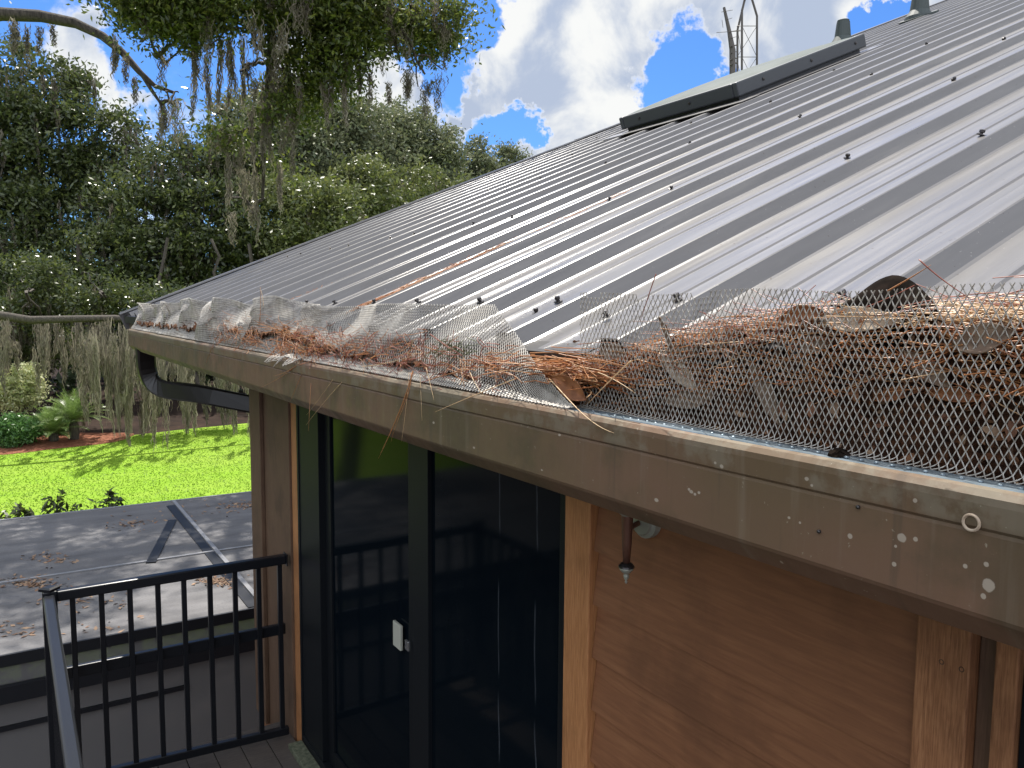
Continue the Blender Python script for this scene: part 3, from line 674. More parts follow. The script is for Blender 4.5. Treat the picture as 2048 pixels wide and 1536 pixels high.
mb = MB(); mb.box(-7, 6, E1-.05, E1, EZT-.10, EZT+.012); mb.build('far_beam', M_['beamlight'], enc)
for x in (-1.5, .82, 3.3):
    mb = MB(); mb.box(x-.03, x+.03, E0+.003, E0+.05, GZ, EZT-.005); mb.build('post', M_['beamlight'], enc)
for x in (1.86,):
    mb = MB(); mb.box(x-.022, x+.022, E0, E1-.051, EZT+.0005, EZT+.020); mb.build('top_beam_and_shadow', M_['beamlight'], enc)
    mb = MB(); mb.box(x-.13, x-.03, E0, E1-.3, EZT+.0005, EZT+.010); mb.build('top_beam_and_shadow', M_['beam'], enc)  # dark strip laid beside the light beam in place of its shadow
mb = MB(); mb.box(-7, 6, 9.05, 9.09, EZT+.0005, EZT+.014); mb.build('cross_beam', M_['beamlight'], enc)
mb = MB(); a = Z(345, 1040, EZT+.008); b_ = Z(302, 1125, EZT+.008); mb.bar(a, b_, .10, .012); mb.build('shadow_bar', M_['beam'], enc)  # dark diagonal bar modelled in place of a cast shadow
for y in (E1-.05,):
    for x in (-4, 0, 4):
        mb = MB(); mb.box(x-.04, x+.04, y-.01, y+.04, GZ, EZT-.101); mb.build('post', M_['beam'], enc)
# leaves on the mesh top
def flakes(P, size, m, name, label, cat, parent=None, nz=.3):
    n = len(P); a = rng.random(n)*6.283; s = size*(.6+.8*rng.random(n)); d = np.stack([np.cos(a), np.sin(a), rng.normal(0, nz, n)], 1)*s[:, None]
    e = np.stack([-np.sin(a), np.cos(a), rng.normal(0, nz, n)], 1)*s[:, None]*.4; c = np.asarray(P)
    V = np.stack([c-d, c+e, c+d, c-e], 1).reshape(-1, 3); o = npmesh(name, V, np.arange(4*n).reshape(n, 4), m, parent)
    if label: tag(o, label, cat, kind='stuff')
    return o
P = []
for u, v, n, s in ((60, 1165, 130, 28), (100, 1118, 60, 30), (430, 1160, 80, 24), (260, 1045, 60, 30), (490, 1010, 90, 22), (440, 1165, 60, 20), (150, 1200, 60, 50), (400, 1015, 40, 50), (30, 1260, 30, 40), (250, 1250, 30, 60)):
    for k in range(n): q = Z(u+random.gauss(0, s), v+random.gauss(0, s*.22), EZT+.006); P.append(q)
P = [p for p in P if E0 < p[1] < E1 and -6 < p[0] < 6]
flakes(P, .03, leafmat('fallen_oak_leaf', [(.22, .11, .06), (.36, .24, .15), (.14, .07, .04)], .7, .1), 'fallen_leaves', 'brown fallen leaves scattered over the grey mesh top', 'leaves')
# ------------------------------------------------------------------ trees
def leaves(cent, rad_, n, size, flat=.75, clump=.32, seed=0, wts=None, gap=-.75):
    r = np.random.default_rng(seed); cent = np.asarray(cent, float); rad_ = np.asarray(rad_, float)
    wt = rad_**2.6
    if wts is not None: wt = wt*np.asarray(wts)
    wt /= wt.sum(); nc = max(8, n//26)
    k = r.choice(len(cent), nc, p=wt); d = r.normal(size=(nc, 3)); d /= np.linalg.norm(d, axis=1, keepdims=True)
    rr = rad_[k]*(.30+.75*r.random(nc)**.6); cc = cent[k]+d*rr[:, None]*np.array([1, 1, flat])
    # drop part of the clumps so that gaps show
    nz = np.sin(cc[:, 0]*2.1+seed)+np.sin(cc[:, 1]*1.7+1)+np.sin(cc[:, 2]*2.6+seed*2); cc = cc[nz > gap]
    cs = clump*(.5+1.0*r.random(len(cc))); q = r.integers(0, len(cc), n)
    p = cc[q]+r.normal(size=(n, 3))*cs[q, None]*np.array([1, 1, .6])
    a = r.normal(size=(n, 3)); a[:, 2] -= .25; a /= np.linalg.norm(a, axis=1, keepdims=True)
    b = np.cross(a, r.normal(size=(n, 3))); b /= np.linalg.norm(b, axis=1, keepdims=True)
    s = size*(.6+.8*r.random(n))[:, None]; a = a*s; b = b*s*.42
    V = np.stack([p-a, p-a*.1+b, p+a, p-a*.1-b], 1).reshape(-1, 3)
    return V, np.arange(4*n).reshape(n, 4)
def moss(specs, seed=0, wmul=1.0, per=10):
    """beards: (point, length, spread) -> ragged hanging strands"""
    r = np.random.default_rng(seed); P = []; W = []
    for c, L, sp in specs:
        sway = r.normal(0, .05, 2)*L
        for k in range(per):
            t0 = r.random()**1.2*.75; l = L*(.16+.30*r.random())*(1.1-.5*t0); t = np.linspace(0, 1, 7); ph = r.random(4)*6; a = r.random()*6.28
            rad0 = sp*(.15+1.1*r.random())*(1-.75*t0)*(.5+.5*math.sin(t0*9+ph[3])**2)
            x = rad0*math.cos(a)+.03*np.sin(t*6+ph[0])+.012*np.sin(t*17+ph[1])+sway[0]*(t0+t*.3)**2; y = rad0*math.sin(a)+.03*np.sin(t*7+ph[2])+sway[1]*(t0+t*.3)**2
            P.append(np.stack([x, y, -t*l-t0*L], 1)+c); W.append((.010+.020*r.random())*wmul*(np.array([.4, 1, .8, 1.1, .7, .6, .08])+.4*r.random(7)))
    P = np.array(P); W = np.array(W)
    a = r.random(len(P))*math.pi; dv = np.stack([np.cos(a), np.sin(a), 0*a], 1)[:, None, :]*W[..., None]
    V = np.stack([P-dv, P+dv], 2); idx = np.arange(P.shape[0]*14).reshape(-1, 7, 2)
    F = np.stack([idx[:, :-1, 0], idx[:, :-1, 1], idx[:, 1:, 1], idx[:, 1:, 0]], -1).reshape(-1, 4)
    return V.reshape(-1, 3), F
def limb(mb, a, b, r0, r1, sag=.0, n=8, seed=0):
    rr = random.Random(seed); a = np.array(a, float); b = np.array(b, float); P = []; R = []; L = np.linalg.norm(b-a)
    j = [np.array([rr.uniform(-1, 1), rr.uniform(-1, 1), rr.uniform(-1, 1)])*L*.045 for _ in range(n+1)]
    for k in range(n+1):
        t = k/n; P.append(a*(1-t)+b*t+np.array([0, 0, sag*math.sin(math.pi*t)])+(j[k] if 0 < k < n else 0)); R.append(r0+(r1-r0)*t)
    mb.tube(P, R, 7, False)
def tree(name, label, base, top, blobs, nleaf, size, lm, cat='tree', group=None, tr=.35, mossn=0, mlen=1.2, seed=1, clump=.32, mspecs=None, flat=.75, mw=1.0, gap=-.75, limbs=None, hubs=None, wts=None, moss_per=10):
    """base/top: ends of the trunk; blobs: (centre, radius) of foliage masses"""
    root = empty(name, tuple(base)); tag(root, label, cat, group)
    C = [np.array(b[0]) for b in blobs]; Rr = [b[1] for b in blobs]
    mb = MB(); limb(mb, base, top, tr, tr*.6, 0, 8, seed)
    base = np.array(base, float); top = np.array(top, float)
    for i, c in enumerate(C):
        st = base+(top-base)*(.6+.4*((i*37) % 10)/10)
        if hubs: st = min(hubs, key=lambda h: np.linalg.norm(h-c))
        e = c-np.array([0, 0, Rr[i]*.2]); limb(mb, st, e, tr*(.38 if not hubs else .13), .02, .25 if not hubs else .05, 7, seed*31+i)
        for k in range(3):
            rr = random.Random(seed*97+i*5+k); d = np.array([rr.gauss(0, 1), rr.gauss(0, 1), rr.gauss(.2, .8)]); d /= np.linalg.norm(d)
            limb(mb, st+(e-st)*(.6+.12*k), c+d*Rr[i]*.85, tr*(.13 if not hubs else .06), .012, .1, 5, seed*13+i*7+k)
    for i, (pl, r0, r1) in enumerate(limbs or []):
        n = len(pl); mb.tube(pl, [r0+(r1-r0)*k/(n-1) for k in range(n)], 8, False)
    mb.build('trunk', M_['bark'], root, smooth=True)
    V, F = leaves(C, Rr, nleaf, size, flat, clump, seed, wts, gap); npmesh('crown', V, F, lm, root)
    sp = list(mspecs or []); r = np.random.default_rng(seed+50)
    for k in range(mossn):
        i = r.integers(0, len(C)); d = r.normal(size=3); d /= np.linalg.norm(d); c = C[i]+d*Rr[i]*.75*np.array([1, 1, .5]); sp.append((c, mlen*(.4+.9*r.random()), .10+.12*r.random()))
    if sp:
        V, F = moss(sp, seed, mw, moss_per); npmesh('spanish_moss', V, F, M_['moss'], root)
    return root
def B(l, k=1.0): return [(D(u, v, d*k), r*k) for u, v, d, r in l]
def msp(l, sp=.14): return [(D(u, v, d), L, sp) for u, v, d, L in l]

# near oak whose boughs hang into the top of the picture
nb = B([(480, 20, 14, 1.0), (600, 40, 14, 1.15), (720, 20, 15, 1.2), (840, 25, 15.5, .85), (800, 110, 15.5, .62), (860, 75, 16, .55), (850, 140, 15.5, .42), (690, 120, 15, .75), (590, 140, 15, .6), (480, 130, 14.5, .55),
        (395, 40, 14, .7), (335, 120, 15, .55), (310, 20, 14, .6), (350, 200, 15, .4), (620, 190, 15.5, .45), (720, 180, 15.5, .4), (560, 220, 15, .5), (520, 330, 16, .55), (500, 420, 16, .5), (450, 260, 15, .4),
        (600, -220, 13.5, 1.9), (330, -260, 12.5, 1.8), (850, -240, 14, 1.6), (100, -220, 13, 1.7), (560, -520, 12.5, 2.2), (250, -600, 12, 2.2), (950, -560, 13.5, 1.9), (-150, -300, 13, 1.8)])
limbs = [([D(-420, 120, 15), D(-150, 50, 15), D(0, 28, 15), D(80, 32, 15), D(150, 46, 15), D(205, 72, 15), D(245, 105, 15), D(280, 145, 15), D(310, 172, 15), D(350, 186, 15.2)], .15, .03),
         ([D(285, 150, 15), D(303, 180, 15), D(320, 205, 15), D(330, 240, 15)], .045, .015),
         ([D(250, -40, 14.6), D(272, 20, 14.6), D(300, 70, 14.6), D(310, 110, 14.6)], .06, .015),
         ([D(700, -120, 15), D(760, -30, 15), D(770, 14, 15), D(735, 18, 15), D(690, 6, 15)], .05, .02),
         ([D(-440, 60, 15), D(-250, -250, 14), D(250, -380, 13.2), D(550, -330, 13.8), D(700, -300, 14), D(950, -280, 14)], .22, .08),
         ([D(300, -370, 13.3), D(280, -200, 14), D(250, -40, 14.6)], .09, .06),
         ([D(650, -310, 14), D(690, -200, 14.6), D(700, -120, 15)], .08, .05), ([D(540, -330, 13.8), D(545, -200, 15)], .11, .11),
         ([D(545, -200, 15), D(548, -50, 15), D(540, 120, 15.4), D(530, 260, 15.8), D(525, 400, 16)], .11, .03)]
mo = msp([(u+random.gauss(0, 5), v, 14.6+random.random(), L) for u, v, L in
          [(455, 60, 1.5), (450, 90, 1.3), (435, 70, 1.6), (420, 110, 1.2), (530, 140, 1.6), (535, 180, 1.5), (520, 200, 1.4), (545, 110, 1.4), (600, 150, .9), (225, 60, .8), (232, 80, .7), (30, 40, .7), (60, 45, .9), (75, 50, .6), (15, 35, .8), (110, 45, .5),
           (380, 60, 1.2), (395, 150, .9), (250, 110, .6), (700, 60, 1.4), (660, 90, 1.4), (690, 160, 1.0), (740, 140, .7), (640, 150, 1.0), (770, 160, .5), (820, 150, .5), (580, 100, 1.4), (490, 60, 1.6), (500, 200, 1.4), (330, 210, .8), (465, 300, 1.2), (510, 330, 1.5), (590, 260, .9), (270, 150, .6), (560, 320, 1.0), (690, 10, 1.9), (720, 70, 1.2)]], .07)
tree('live_oak', 'nearest oak whose mossy boughs hang across the top left of the sky', D(-520, 2100, 15)*np.array([1, 1, 0])+np.array([0, 0, GZ]), D(-440, 60, 15), nb, 80000, .052, M_['leaf_near'], 'tree', 'oaks beyond the roof', .34, 90, .8, 3, .24, mo, limbs=limbs, hubs=[q for l in limbs for q in l[0][1:]], wts=[2.6]*10+[5, 9, 6, 9]+[2.6]*6+[.7]*8, mw=.36, moss_per=60, gap=.3)
def gbase(u, d): p = D(u, 900, d); return np.array([p[0], p[1], GZ])
G = 'oaks beyond the roof'
tree('live_oak', 'dark oak filling the left edge of the photo under the arching bough', gbase(-150, 48), D(-60, 420, 48), B(k=1.78, l=[(50, 175, 27, 1.9), (-60, 260, 26, 2.4), (130, 250, 27, 1.6), (30, 330, 27, 2.4), (190, 340, 28, 1.7), (130, 420, 27, 2.0), (20, 470, 26, 2.2), (240, 270, 28, 1.1), (-120, 420, 26, 2.6), (160, 150, 28, .7)]), 60000, .155, M_['leaf_dark'], 'tree', G, .55, 150, 2.6, 5, .50, mw=1.2, gap=-.5, moss_per=30)
tree('live_oak', 'dark oak left of the roof end with boughs over the palms', gbase(380, 50), D(360, 430, 48), B(k=1.56, l=[(270, 420, 30, 1.9), (350, 350, 31, 1.7), (330, 480, 30, 2.0), (430, 400, 31, 1.9), (500, 470, 31, 1.9), (230, 520, 29, 1.8), (420, 530, 31, 1.8), (330, 590, 30, 1.4), (90, 560, 29, 1.7), (160, 600, 29, 1.2), (500, 300, 32, 1.3), (400, 290, 31, 1.1), (560, 540, 32, 1.5)]), 60000, .14, M_['leaf_dark'], 'tree', G, .5, 210, 2.6, 8, .44, mw=1.1, gap=-.5, moss_per=30)
tree('live_oak', 'brighter green oak just above the far end of the roof', gbase(690, 47), D(680, 470, 47), B(k=1.32, l=[(600, 400, 36, 1.9), (680, 440, 35, 2.0), (760, 390, 37, 1.7), (620, 500, 35, 1.8), (720, 360, 38, 1.5), (840, 380, 39, 1.6), (900, 400, 40, 1.5), (560, 480, 36, 1.4)]), 36000, .135, M_['leaf_green'], 'tree', G, .4, 50, 1.2, 11, .44, mw=1.0, moss_per=24)
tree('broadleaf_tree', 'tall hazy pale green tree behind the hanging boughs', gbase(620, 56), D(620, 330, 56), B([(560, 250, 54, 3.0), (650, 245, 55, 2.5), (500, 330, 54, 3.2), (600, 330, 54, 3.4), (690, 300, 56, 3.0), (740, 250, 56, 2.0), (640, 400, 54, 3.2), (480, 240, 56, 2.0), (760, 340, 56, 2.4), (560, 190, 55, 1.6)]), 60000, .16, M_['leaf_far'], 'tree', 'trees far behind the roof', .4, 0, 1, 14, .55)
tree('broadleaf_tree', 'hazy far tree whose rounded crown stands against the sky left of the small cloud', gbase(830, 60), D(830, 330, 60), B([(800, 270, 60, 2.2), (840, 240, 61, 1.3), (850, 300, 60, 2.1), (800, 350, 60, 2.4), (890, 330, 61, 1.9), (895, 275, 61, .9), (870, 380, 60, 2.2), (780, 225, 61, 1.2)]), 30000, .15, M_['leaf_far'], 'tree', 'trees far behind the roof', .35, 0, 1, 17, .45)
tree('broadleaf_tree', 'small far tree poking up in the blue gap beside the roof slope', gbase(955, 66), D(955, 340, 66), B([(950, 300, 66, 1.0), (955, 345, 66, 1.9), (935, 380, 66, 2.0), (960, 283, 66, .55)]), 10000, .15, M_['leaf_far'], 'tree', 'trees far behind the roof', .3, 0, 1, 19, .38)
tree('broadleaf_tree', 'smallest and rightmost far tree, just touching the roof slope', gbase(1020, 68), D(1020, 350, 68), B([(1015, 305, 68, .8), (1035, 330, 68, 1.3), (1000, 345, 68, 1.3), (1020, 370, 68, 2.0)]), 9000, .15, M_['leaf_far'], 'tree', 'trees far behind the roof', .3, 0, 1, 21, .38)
# low boughs hung with moss above the lawn edge
ms = [(Yp(u, v, y), L, .20) for u, v, y, L in [(random.uniform(150, 520), random.uniform(640, 770), random.uniform(31, 37), random.uniform(1.3, 3.4)) for _ in range(72)]]
ms += [(Yp(u, v, y), L, .18) for u, v, y, L in [(random.uniform(-40, 220), random.uniform(630, 690), random.uniform(33, 38), random.uniform(1, 2.6)) for _ in range(34)]]
ms += [(Yp(u, v, y), L, .14) for u, v, y, L in [(random.uniform(180, 260), random.uniform(640, 700), random.uniform(30, 33), random.uniform(1.6, 4.4)) for _ in range(16)]]
ms += [(Yp(u, 770, 33), 2.0, .08) for u in (462, 468, 290)]
P0 = Yp(60, 640, 34); P1 = Yp(230, 636, 34); P2 = Yp(420, 660, 34); P3 = Yp(600, 690, 34)
tree('live_oak', 'low spreading oak with long moss curtains hanging over the far lawn edge', gbase(-60, 39), Yp(-20, 640, 36), [(Yp(u, v, y), r) for u, v, y, r in [(60, 610, 43, 1.7), (200, 590, 41, 1.4), (330, 600, 38, 1.3), (20, 680, 44, 1.4), (450, 640, 38, 1.0), (110, 690, 44, 1.2), (60, 560, 43, 1.7)]], 20000, .10, M_['leaf_dark'], 'tree', G, .4, 30, 1.8, 23, .34, ms, limbs=[([Yp(-40, 625, 34.5), P0, P1, P2, P3], .17, .07)], hubs=[P0+np.array([0, 4, 1.0]), P1+np.array([0, 4, 1.]), P2+np.array([0, 2, 1.])], mw=.62, moss_per=60)
# far-off wood: understory behind everything
def wood():
    c = []; r = []
    R = random.Random(4)
    for k in range(170):
        x = R.uniform(-35, 60); y = 50+R.uniform(0, 14)+.1*abs(x); z = GZ+R.uniform(1.5, 7.5); c.append((x, y, z)); r.append(R.uniform(1.5, 2.6))
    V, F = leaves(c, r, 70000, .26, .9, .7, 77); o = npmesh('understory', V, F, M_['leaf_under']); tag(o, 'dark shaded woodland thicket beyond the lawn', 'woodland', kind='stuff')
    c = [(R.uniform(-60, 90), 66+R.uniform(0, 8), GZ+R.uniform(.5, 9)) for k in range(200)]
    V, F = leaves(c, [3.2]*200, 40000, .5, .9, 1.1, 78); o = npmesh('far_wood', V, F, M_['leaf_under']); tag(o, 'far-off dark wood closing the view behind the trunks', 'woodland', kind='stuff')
wood()
# bare trunks in the wood
for i, (u, d, r) in enumerate([(175, 44, .22), (268, 47, .16), (330, 42, .14), (405, 48, .2), (440, 43, .12), (505, 46, .18), (95, 46, .2), (235, 50, .14), (372, 52, .16)]):
    b = gbase(u, d); mb = MB(); limb(mb, b, b+np.array([random.uniform(-.6, .6), .3, 9]), r, r*.6, 0, 9, i)
    o = mb.build('tree_trunk', M_['bark'], None, smooth=True); tag(o, 'dark bare trunk in the shade beyond the lawn, '+['right of the palms', 'half way between palms and house', 'thin one behind the moss curtains', 'thick one left of the house corner', 'thin one left of the house corner', 'nearest the house corner', 'behind the shrubs', 'behind the taller palm', 'farthest, behind the moss curtains'][i], 'tree trunk', 'bare trunks beyond the lawn')
# out-of-view trees left of and behind the viewer, added to darken the door glass reflection
for i, (x, y, h) in enumerate([(-15, 20, 9), (-17, 11, 10), (-16, 2, 9), (-22, 30, 11)]):
    R = random.Random(i+60); b = np.array([x, y, GZ]); bl = [(b+np.array([R.uniform(-3, 3), R.uniform(-3.5, 3.5), h*.35+R.uniform(0, h*.75)]), R.uniform(1.6, 2.4)) for k in range(12)]
    tree('live_oak', 'dark oak mirrored in the glass door, %s' % ['far along the lawn', 'opposite the door', 'behind the viewer', 'at the far lawn corner'][i], b, b+np.array([.5, .5, h*.7]), bl, 16000, .20, M_['leaf_dark'], 'tree', 'oaks mirrored in the glass', .35, 0, 1, 40+i, .5)

# ------------------------------------------------------------------ planting
def shrub(name, label, c, rx, rz, n, size, lm, seed, clump=.12, stem=True):
    root = empty(name, (c[0], c[1], GZ)); tag(root, label, 'shrub')
    r = np.random.default_rng(seed); B_ = []; R_ = []
    for k in range(26):
        d = r.normal(size=3); d /= np.linalg.norm(d); B_.append(np.array(c)+d*np.array([rx, rx, rz])*.62*r.random()**.4); R_.append(min(rx, rz)*.48)
    V, F = leaves(B_, R_, n, size, .9, clump, seed); npmesh('foliage', V, F, lm, root)
    mb = MB()
    for k in range(7): limb(mb, (c[0]+r.normal()*.08, c[1]+r.normal()*.08, GZ+.05), B_[k], .03, .01, 0, 5, k)
    mb.build('stem', M_['bark'], root)
    return root
zc = lambda u, v, y: Yp(u, v, y)
c = zc(28, 775, 38.3); shrub('variegated_shrub', 'tall rounded shrub with creamy yellow variegated leaves at the left edge', c, 1.35, 1.15, 12000, .07, leafmat('variegated_leaf', [(.42, .42, .20), (.55, .55, .30), (.30, .36, .12), (.6, .62, .42)], .5, .35), 31, .16)
c = zc(28, 862, 35.6); shrub('green_shrub', 'low rounded glossy green shrub at the front left of the mulch bed', c, 1.0, .85, 9000, .06, leafmat('shrub_leaf', [(.06, .14, .04), (.09, .20, .05), (.14, .26, .08)], .4, .35), 32, .11)
c = zc(103, 850, 37.6); shrub('green_shrub', 'light green round shrub directly behind the two cycad palms', c, .85, .75, 7000, .06, leafmat('light_shrub_leaf', [(.09, .18, .06), (.13, .25, .08), (.19, .31, .10)], .45, .35), 33, .10)
def sago(label, bp, h, L, n, seed):
    root = empty('cycad_palm', tuple(bp)); tag(root, label, 'palm', 'cycad palms in the mulch bed'); r = random.Random(seed)
    mb = MB(); mb.lathe(bp, (0, 0, 1), [(.16, 0), (.19, h*.4), (.17, h*.8), (.10, h)], 10); mb.build('trunk', M_['bark'], root)
    V = []; F = []
    for k in range(n):
        az = k*2.399+r.uniform(-.2, .2); el = rad(82-62*(k/n)**.9); l = L*r.uniform(.8, 1.1); o = Vector((bp[0], bp[1], bp[2]+h*.95)); d = Vector((math.cos(az)*math.cos(el), math.sin(az)*math.cos(el), math.sin(el))); pts = []; pos = o.copy(); ns = 14
        for i in range(ns+1):
            pts.append(pos.copy()); pos = pos+d*(l/ns); d = (d+Vector((0, 0, -.055-.01*i*.4))).normalized()
        for i in range(1, ns):
            t = (pts[i+1]-pts[i]).normalized(); s = t.cross(Vector((0, 0, 1))).normalized(); wl = .22*math.sin(math.pi*(i/ns)**.75)+.03
            for sg in (-1, 1):
                for h2 in (0, .5):
                    p = pts[i]+t*(l/ns)*h2; e = p+s*sg*wl+t*wl*.45+Vector((0, 0, .05)); j = len(V); q = t*.014
                    V += [p-q, p+q, e+q*.3, e-q*.3]; F.append((j, j+1, j+2, j+3))
            j = len(V); q = s*.012; V += [pts[i]-q, pts[i]+q, pts[i+1]+q, pts[i+1]-q]; F.append((j, j+1, j+2, j+3))
    mb = MB(); mb.add(V, F); mb.build('frond', leafmat('cycad_frond%d' % seed, [(.12, .19, .05), (.18, .27, .07), (.26, .35, .12)], .35, .35), root)
b_ = zc(150, 893, 35.9); b_[2] = GZ+.1; sago('taller cycad palm with a stout trunk at the right of the mulch bed', b_, .8, 1.55, 36, 1)
b_ = zc(108, 890, 35.7); b_[2] = GZ+.1; sago('shorter cycad palm between the green shrub and the taller one', b_, .35, 1.35, 32, 2)
# shoots of the hedge behind the enclosure
for i, (u, v, hh) in enumerate([(12, 1030, .3), (38, 1020, .42), (50, 1028, .3), (98, 1005, .55), (122, 992, .62), (108, 1012, .4), (190, 1008, .42), (222, 992, .62), (238, 1006, .4), (212, 1012, .35), (60, 1036, .25), (150, 1022, .2)]):
    b0 = Yp(u, v-7, 12.15); b = np.array([b0[0], 12.15, EZT-.5]); top = b0+np.array([0, 0, .03])
    root = empty('hedge_shoot', tuple(b)); tag(root, 'dark leafy shoot behind the mesh top edge, '+['nearest the left edge', 'second from the left edge', 'third from the left edge', 'left of the tall pair', 'tallest, left group', 'lowest of the left pair', 'left of the right group', 'tallest, right group', 'rightmost of all', 'lowest of the right group', 'small one between', 'lonely small one midway'][i], 'plant', 'hedge shoots behind the enclosure')
    mb = MB(); limb(mb, b, top, .008, .003, 0, 5, i); mb.build('stem', M_['bark'], root)
    P = []; R = random.Random(i)
    for k in range(60):
        t = R.random()*.75; P.append(top*(1-t)+b*t*1.0+np.array([R.gauss(0, .03+.06*t), R.gauss(0, .05), 0]))
    flakes(P, .05, M_['leaf_dark'], 'foliage', None, None, root, .6)
hr = empty('hedge', (0, 12.3, GZ)); tag(hr, 'dark clipped hedge running along behind the screened enclosure', 'hedge')
V, F = leaves([(x, 12.4, GZ+h) for x in np.arange(-6, 3, .5) for h in (.6, 1.3, 1.9)], [.5]*54, 9000, .05, 1, .12, 91); npmesh('foliage', V, F, M_['leaf_dark'], hr)
# plants seen through the screen wall
for i, (u, v, s) in enumerate([(30, 1450, .5), (60, 1400, .45), (95, 1480, .5), (10, 1500, .5), (250, 1500, .35), (190, 1480, .3)]):
    c = Yp(u, v, 8.2+.3*i % 1.2); root = empty('patio_plant', (c[0], c[1], GZ)); tag(root, 'leafy plant behind the dark screen wall, '+['left of the corner post', 'topmost left of the post', 'touching the corner post', 'lowest at the left edge', 'between the balusters', 'low, just right of the corner post'][i], 'plant', 'plants inside the enclosure')
    R = random.Random(i+9); V = []; F = []
    for k in range(40):
        az = R.random()*6.28; el = R.uniform(.1, 1.3); l = s*R.uniform(.5, 1); d = Vector((math.cos(az)*math.cos(el), math.sin(az)*math.cos(el), math.sin(el))); o = Vector(c); sd = d.cross(Vector((0, 0, 1))).normalized()*.016
        m1 = o+d*l*.6; e = o+d*l-Vector((0, 0, l*.35)); j = len(V); V += [o-sd*.4, o+sd*.4, m1+sd, m1-sd, e]; F += [(j, j+1, j+2, j+3), (j+3, j+2, j+4, j+4)]
    mb = MB(); mb.add(V, [f if f[2] != f[3] else f[:3] for f in F]); mb.build('foliage', M_['leaf_green'], root); m2 = MB(); m2.tube([(c[0], c[1], GZ), (c[0], c[1], (GZ+c[2])/2), tuple(c)], .012, 5); m2.build('stem', M_['bark'], root)

# ------------------------------------------------------------------ lattice tower behind the roof
tw = empty('antenna_tower', tuple(D(1485, 700, 38)*np.array([1, 1, 0])+np.array([0, 0, GZ]))); tag(tw, 'tall steel lattice radio tower rising behind the ridge against the clouds', 'tower')
dT = 38
def tl(pts, r, name): mb = MB(); mb.tube([D(u, v, dd) for u, v, dd in pts], r, 6); return mb.build(name, M_['tower'], tw)
legs = [[(1482, 900, dT), (1484, 20, dT), (1497, -25, dT)], [(1513, 900, dT), (1514, 32, dT), (1503, -5, dT), (1499, -30, dT)], [(1470, 900, dT+.5), (1475, 60, dT+.5), (1494, -20, dT+.4)]]
for l in legs: tl(l, .055, 'leg')
mb = MB(); ys = list(range(52, 420, 62))
A_ = lambda v: D(1484, v, dT); B2 = lambda v: D(1514, v, dT); C2 = lambda v: D(1474, v, dT+.5)
for v in ys:
    for a, b in ((A_(v), B2(v)), (B2(v), C2(v)), (C2(v), A_(v))): mb.tube([a, b], .016, 5)
    for a, b in ((A_(v), B2(v+62)), (B2(v), C2(v+62)), (C2(v), A_(v+62))): mb.tube([a, b], .012, 5)
mb.build('bracing', M_['tower'], tw)
mb = MB(); mb.tube([D(1466, 400, 37), D(1465, 100, 37), D(1458, 60, 37), D(1448, 15, 37)], [.15, .15, .09, .06], 8)
for v, l, r in ((22, 14, .012), (62, 16, .015), (38, 8, .012), (92, 8, .03), (118, 9, .03), (128, 8, .04), (75, 10, .012), (105, 9, .015)):
    u = 1449+max(0, (v-15)*.32) if v < 62 else 1465; mb.tube([D(u-l*.6, v+2, 36.8), D(u+l, v-2, 37)], r, 5)
mb.tube([D(1433, 65, 37), D(1482, 62, 37)], .013, 5); mb.tube([D(1446, 55, 37), D(1444, 40, 37)], .012, 5)
mb.build('antenna_mast', M_['tower'], tw)
# ------------------------------------------------------------------ expanded-metal gutter guards
def guard(label, y0, y1, surf, w_=.0043, hh=.0075, rows=26, r=.00085, keep=None, seed=0):
    """zigzag strands over the surface surf(y, t); touching strands make diamonds"""
    n = int((y1-y0)/w_); j = np.arange(rows*2+1)/2.0; k = np.arange(n)
    K, J = np.meshgrid(k, np.arange(len(j)), indexing='ij'); jj = J//2+((J % 2)*.5)
    lev = J/2.0; i0 = np.floor(lev); fr = lev-i0
    tri = np.where(((i0+K) % 2) == 0, 1-2*fr, -1+2*fr)          # zigzag between +-1
    tri = np.clip(tri*1.35, -1, 1)*.96                          # flat spots where strands touch
    Y = y0+(K+.5)*w_+tri*w_/2; T = lev/rows; P = surf(Y, T)
    if keep is None:
        V, F = tubes_np(P, r, 4)
    else:
        ok = keep(Y, T); V, F = tubes_np(P, r, 4); L = len(j); fm = []
        seg = ok[:, :-1] & ok[:, 1:]; m4 = np.concatenate([seg.reshape(-1)]*4); F = F[m4]
    o = npmesh('gutter_guard', V, F, M_['mesh']); tag(o, label, 'gutter guard', 'expanded metal gutter guards'); return o
def wob(Y, T, s=1.0, sd=0.0):
    return s*(.006*np.sin(Y*17+sd)+.004*np.sin(Y*41+2*sd+T*3)+.002*np.sin(Y*90+T*9))
def surf_near(Y, T):
    a = T*.212; bend = .016
    x = .822+np.where(a < bend, a*.85, bend*.85+(a-bend)*(-.01))+wob(Y, T, T*.35, 1)+.003*np.sin(Y*7)*T
    z = -.1655+np.where(a < bend, .25*a*(a/bend), .25*bend+(a-bend)*.985)+.003*np.sin(Y*19)*T
    yy = Y+.006*T*np.sin(Y*6)+.02*T*np.clip((Y-.9)*2, 0, 1)
    return np.stack([x, yy, z], -1)
def near_keep(Y, T): return T < 1.0-.05*(np.sin(Y*55) > .75)*(Y > .75)
guard('tall upright diamond mesh guard in front of the biggest debris heap, right', -.12, 1.10, surf_near, w_=.0047, hh=.0075, rows=25, r=.0008, keep=near_keep)
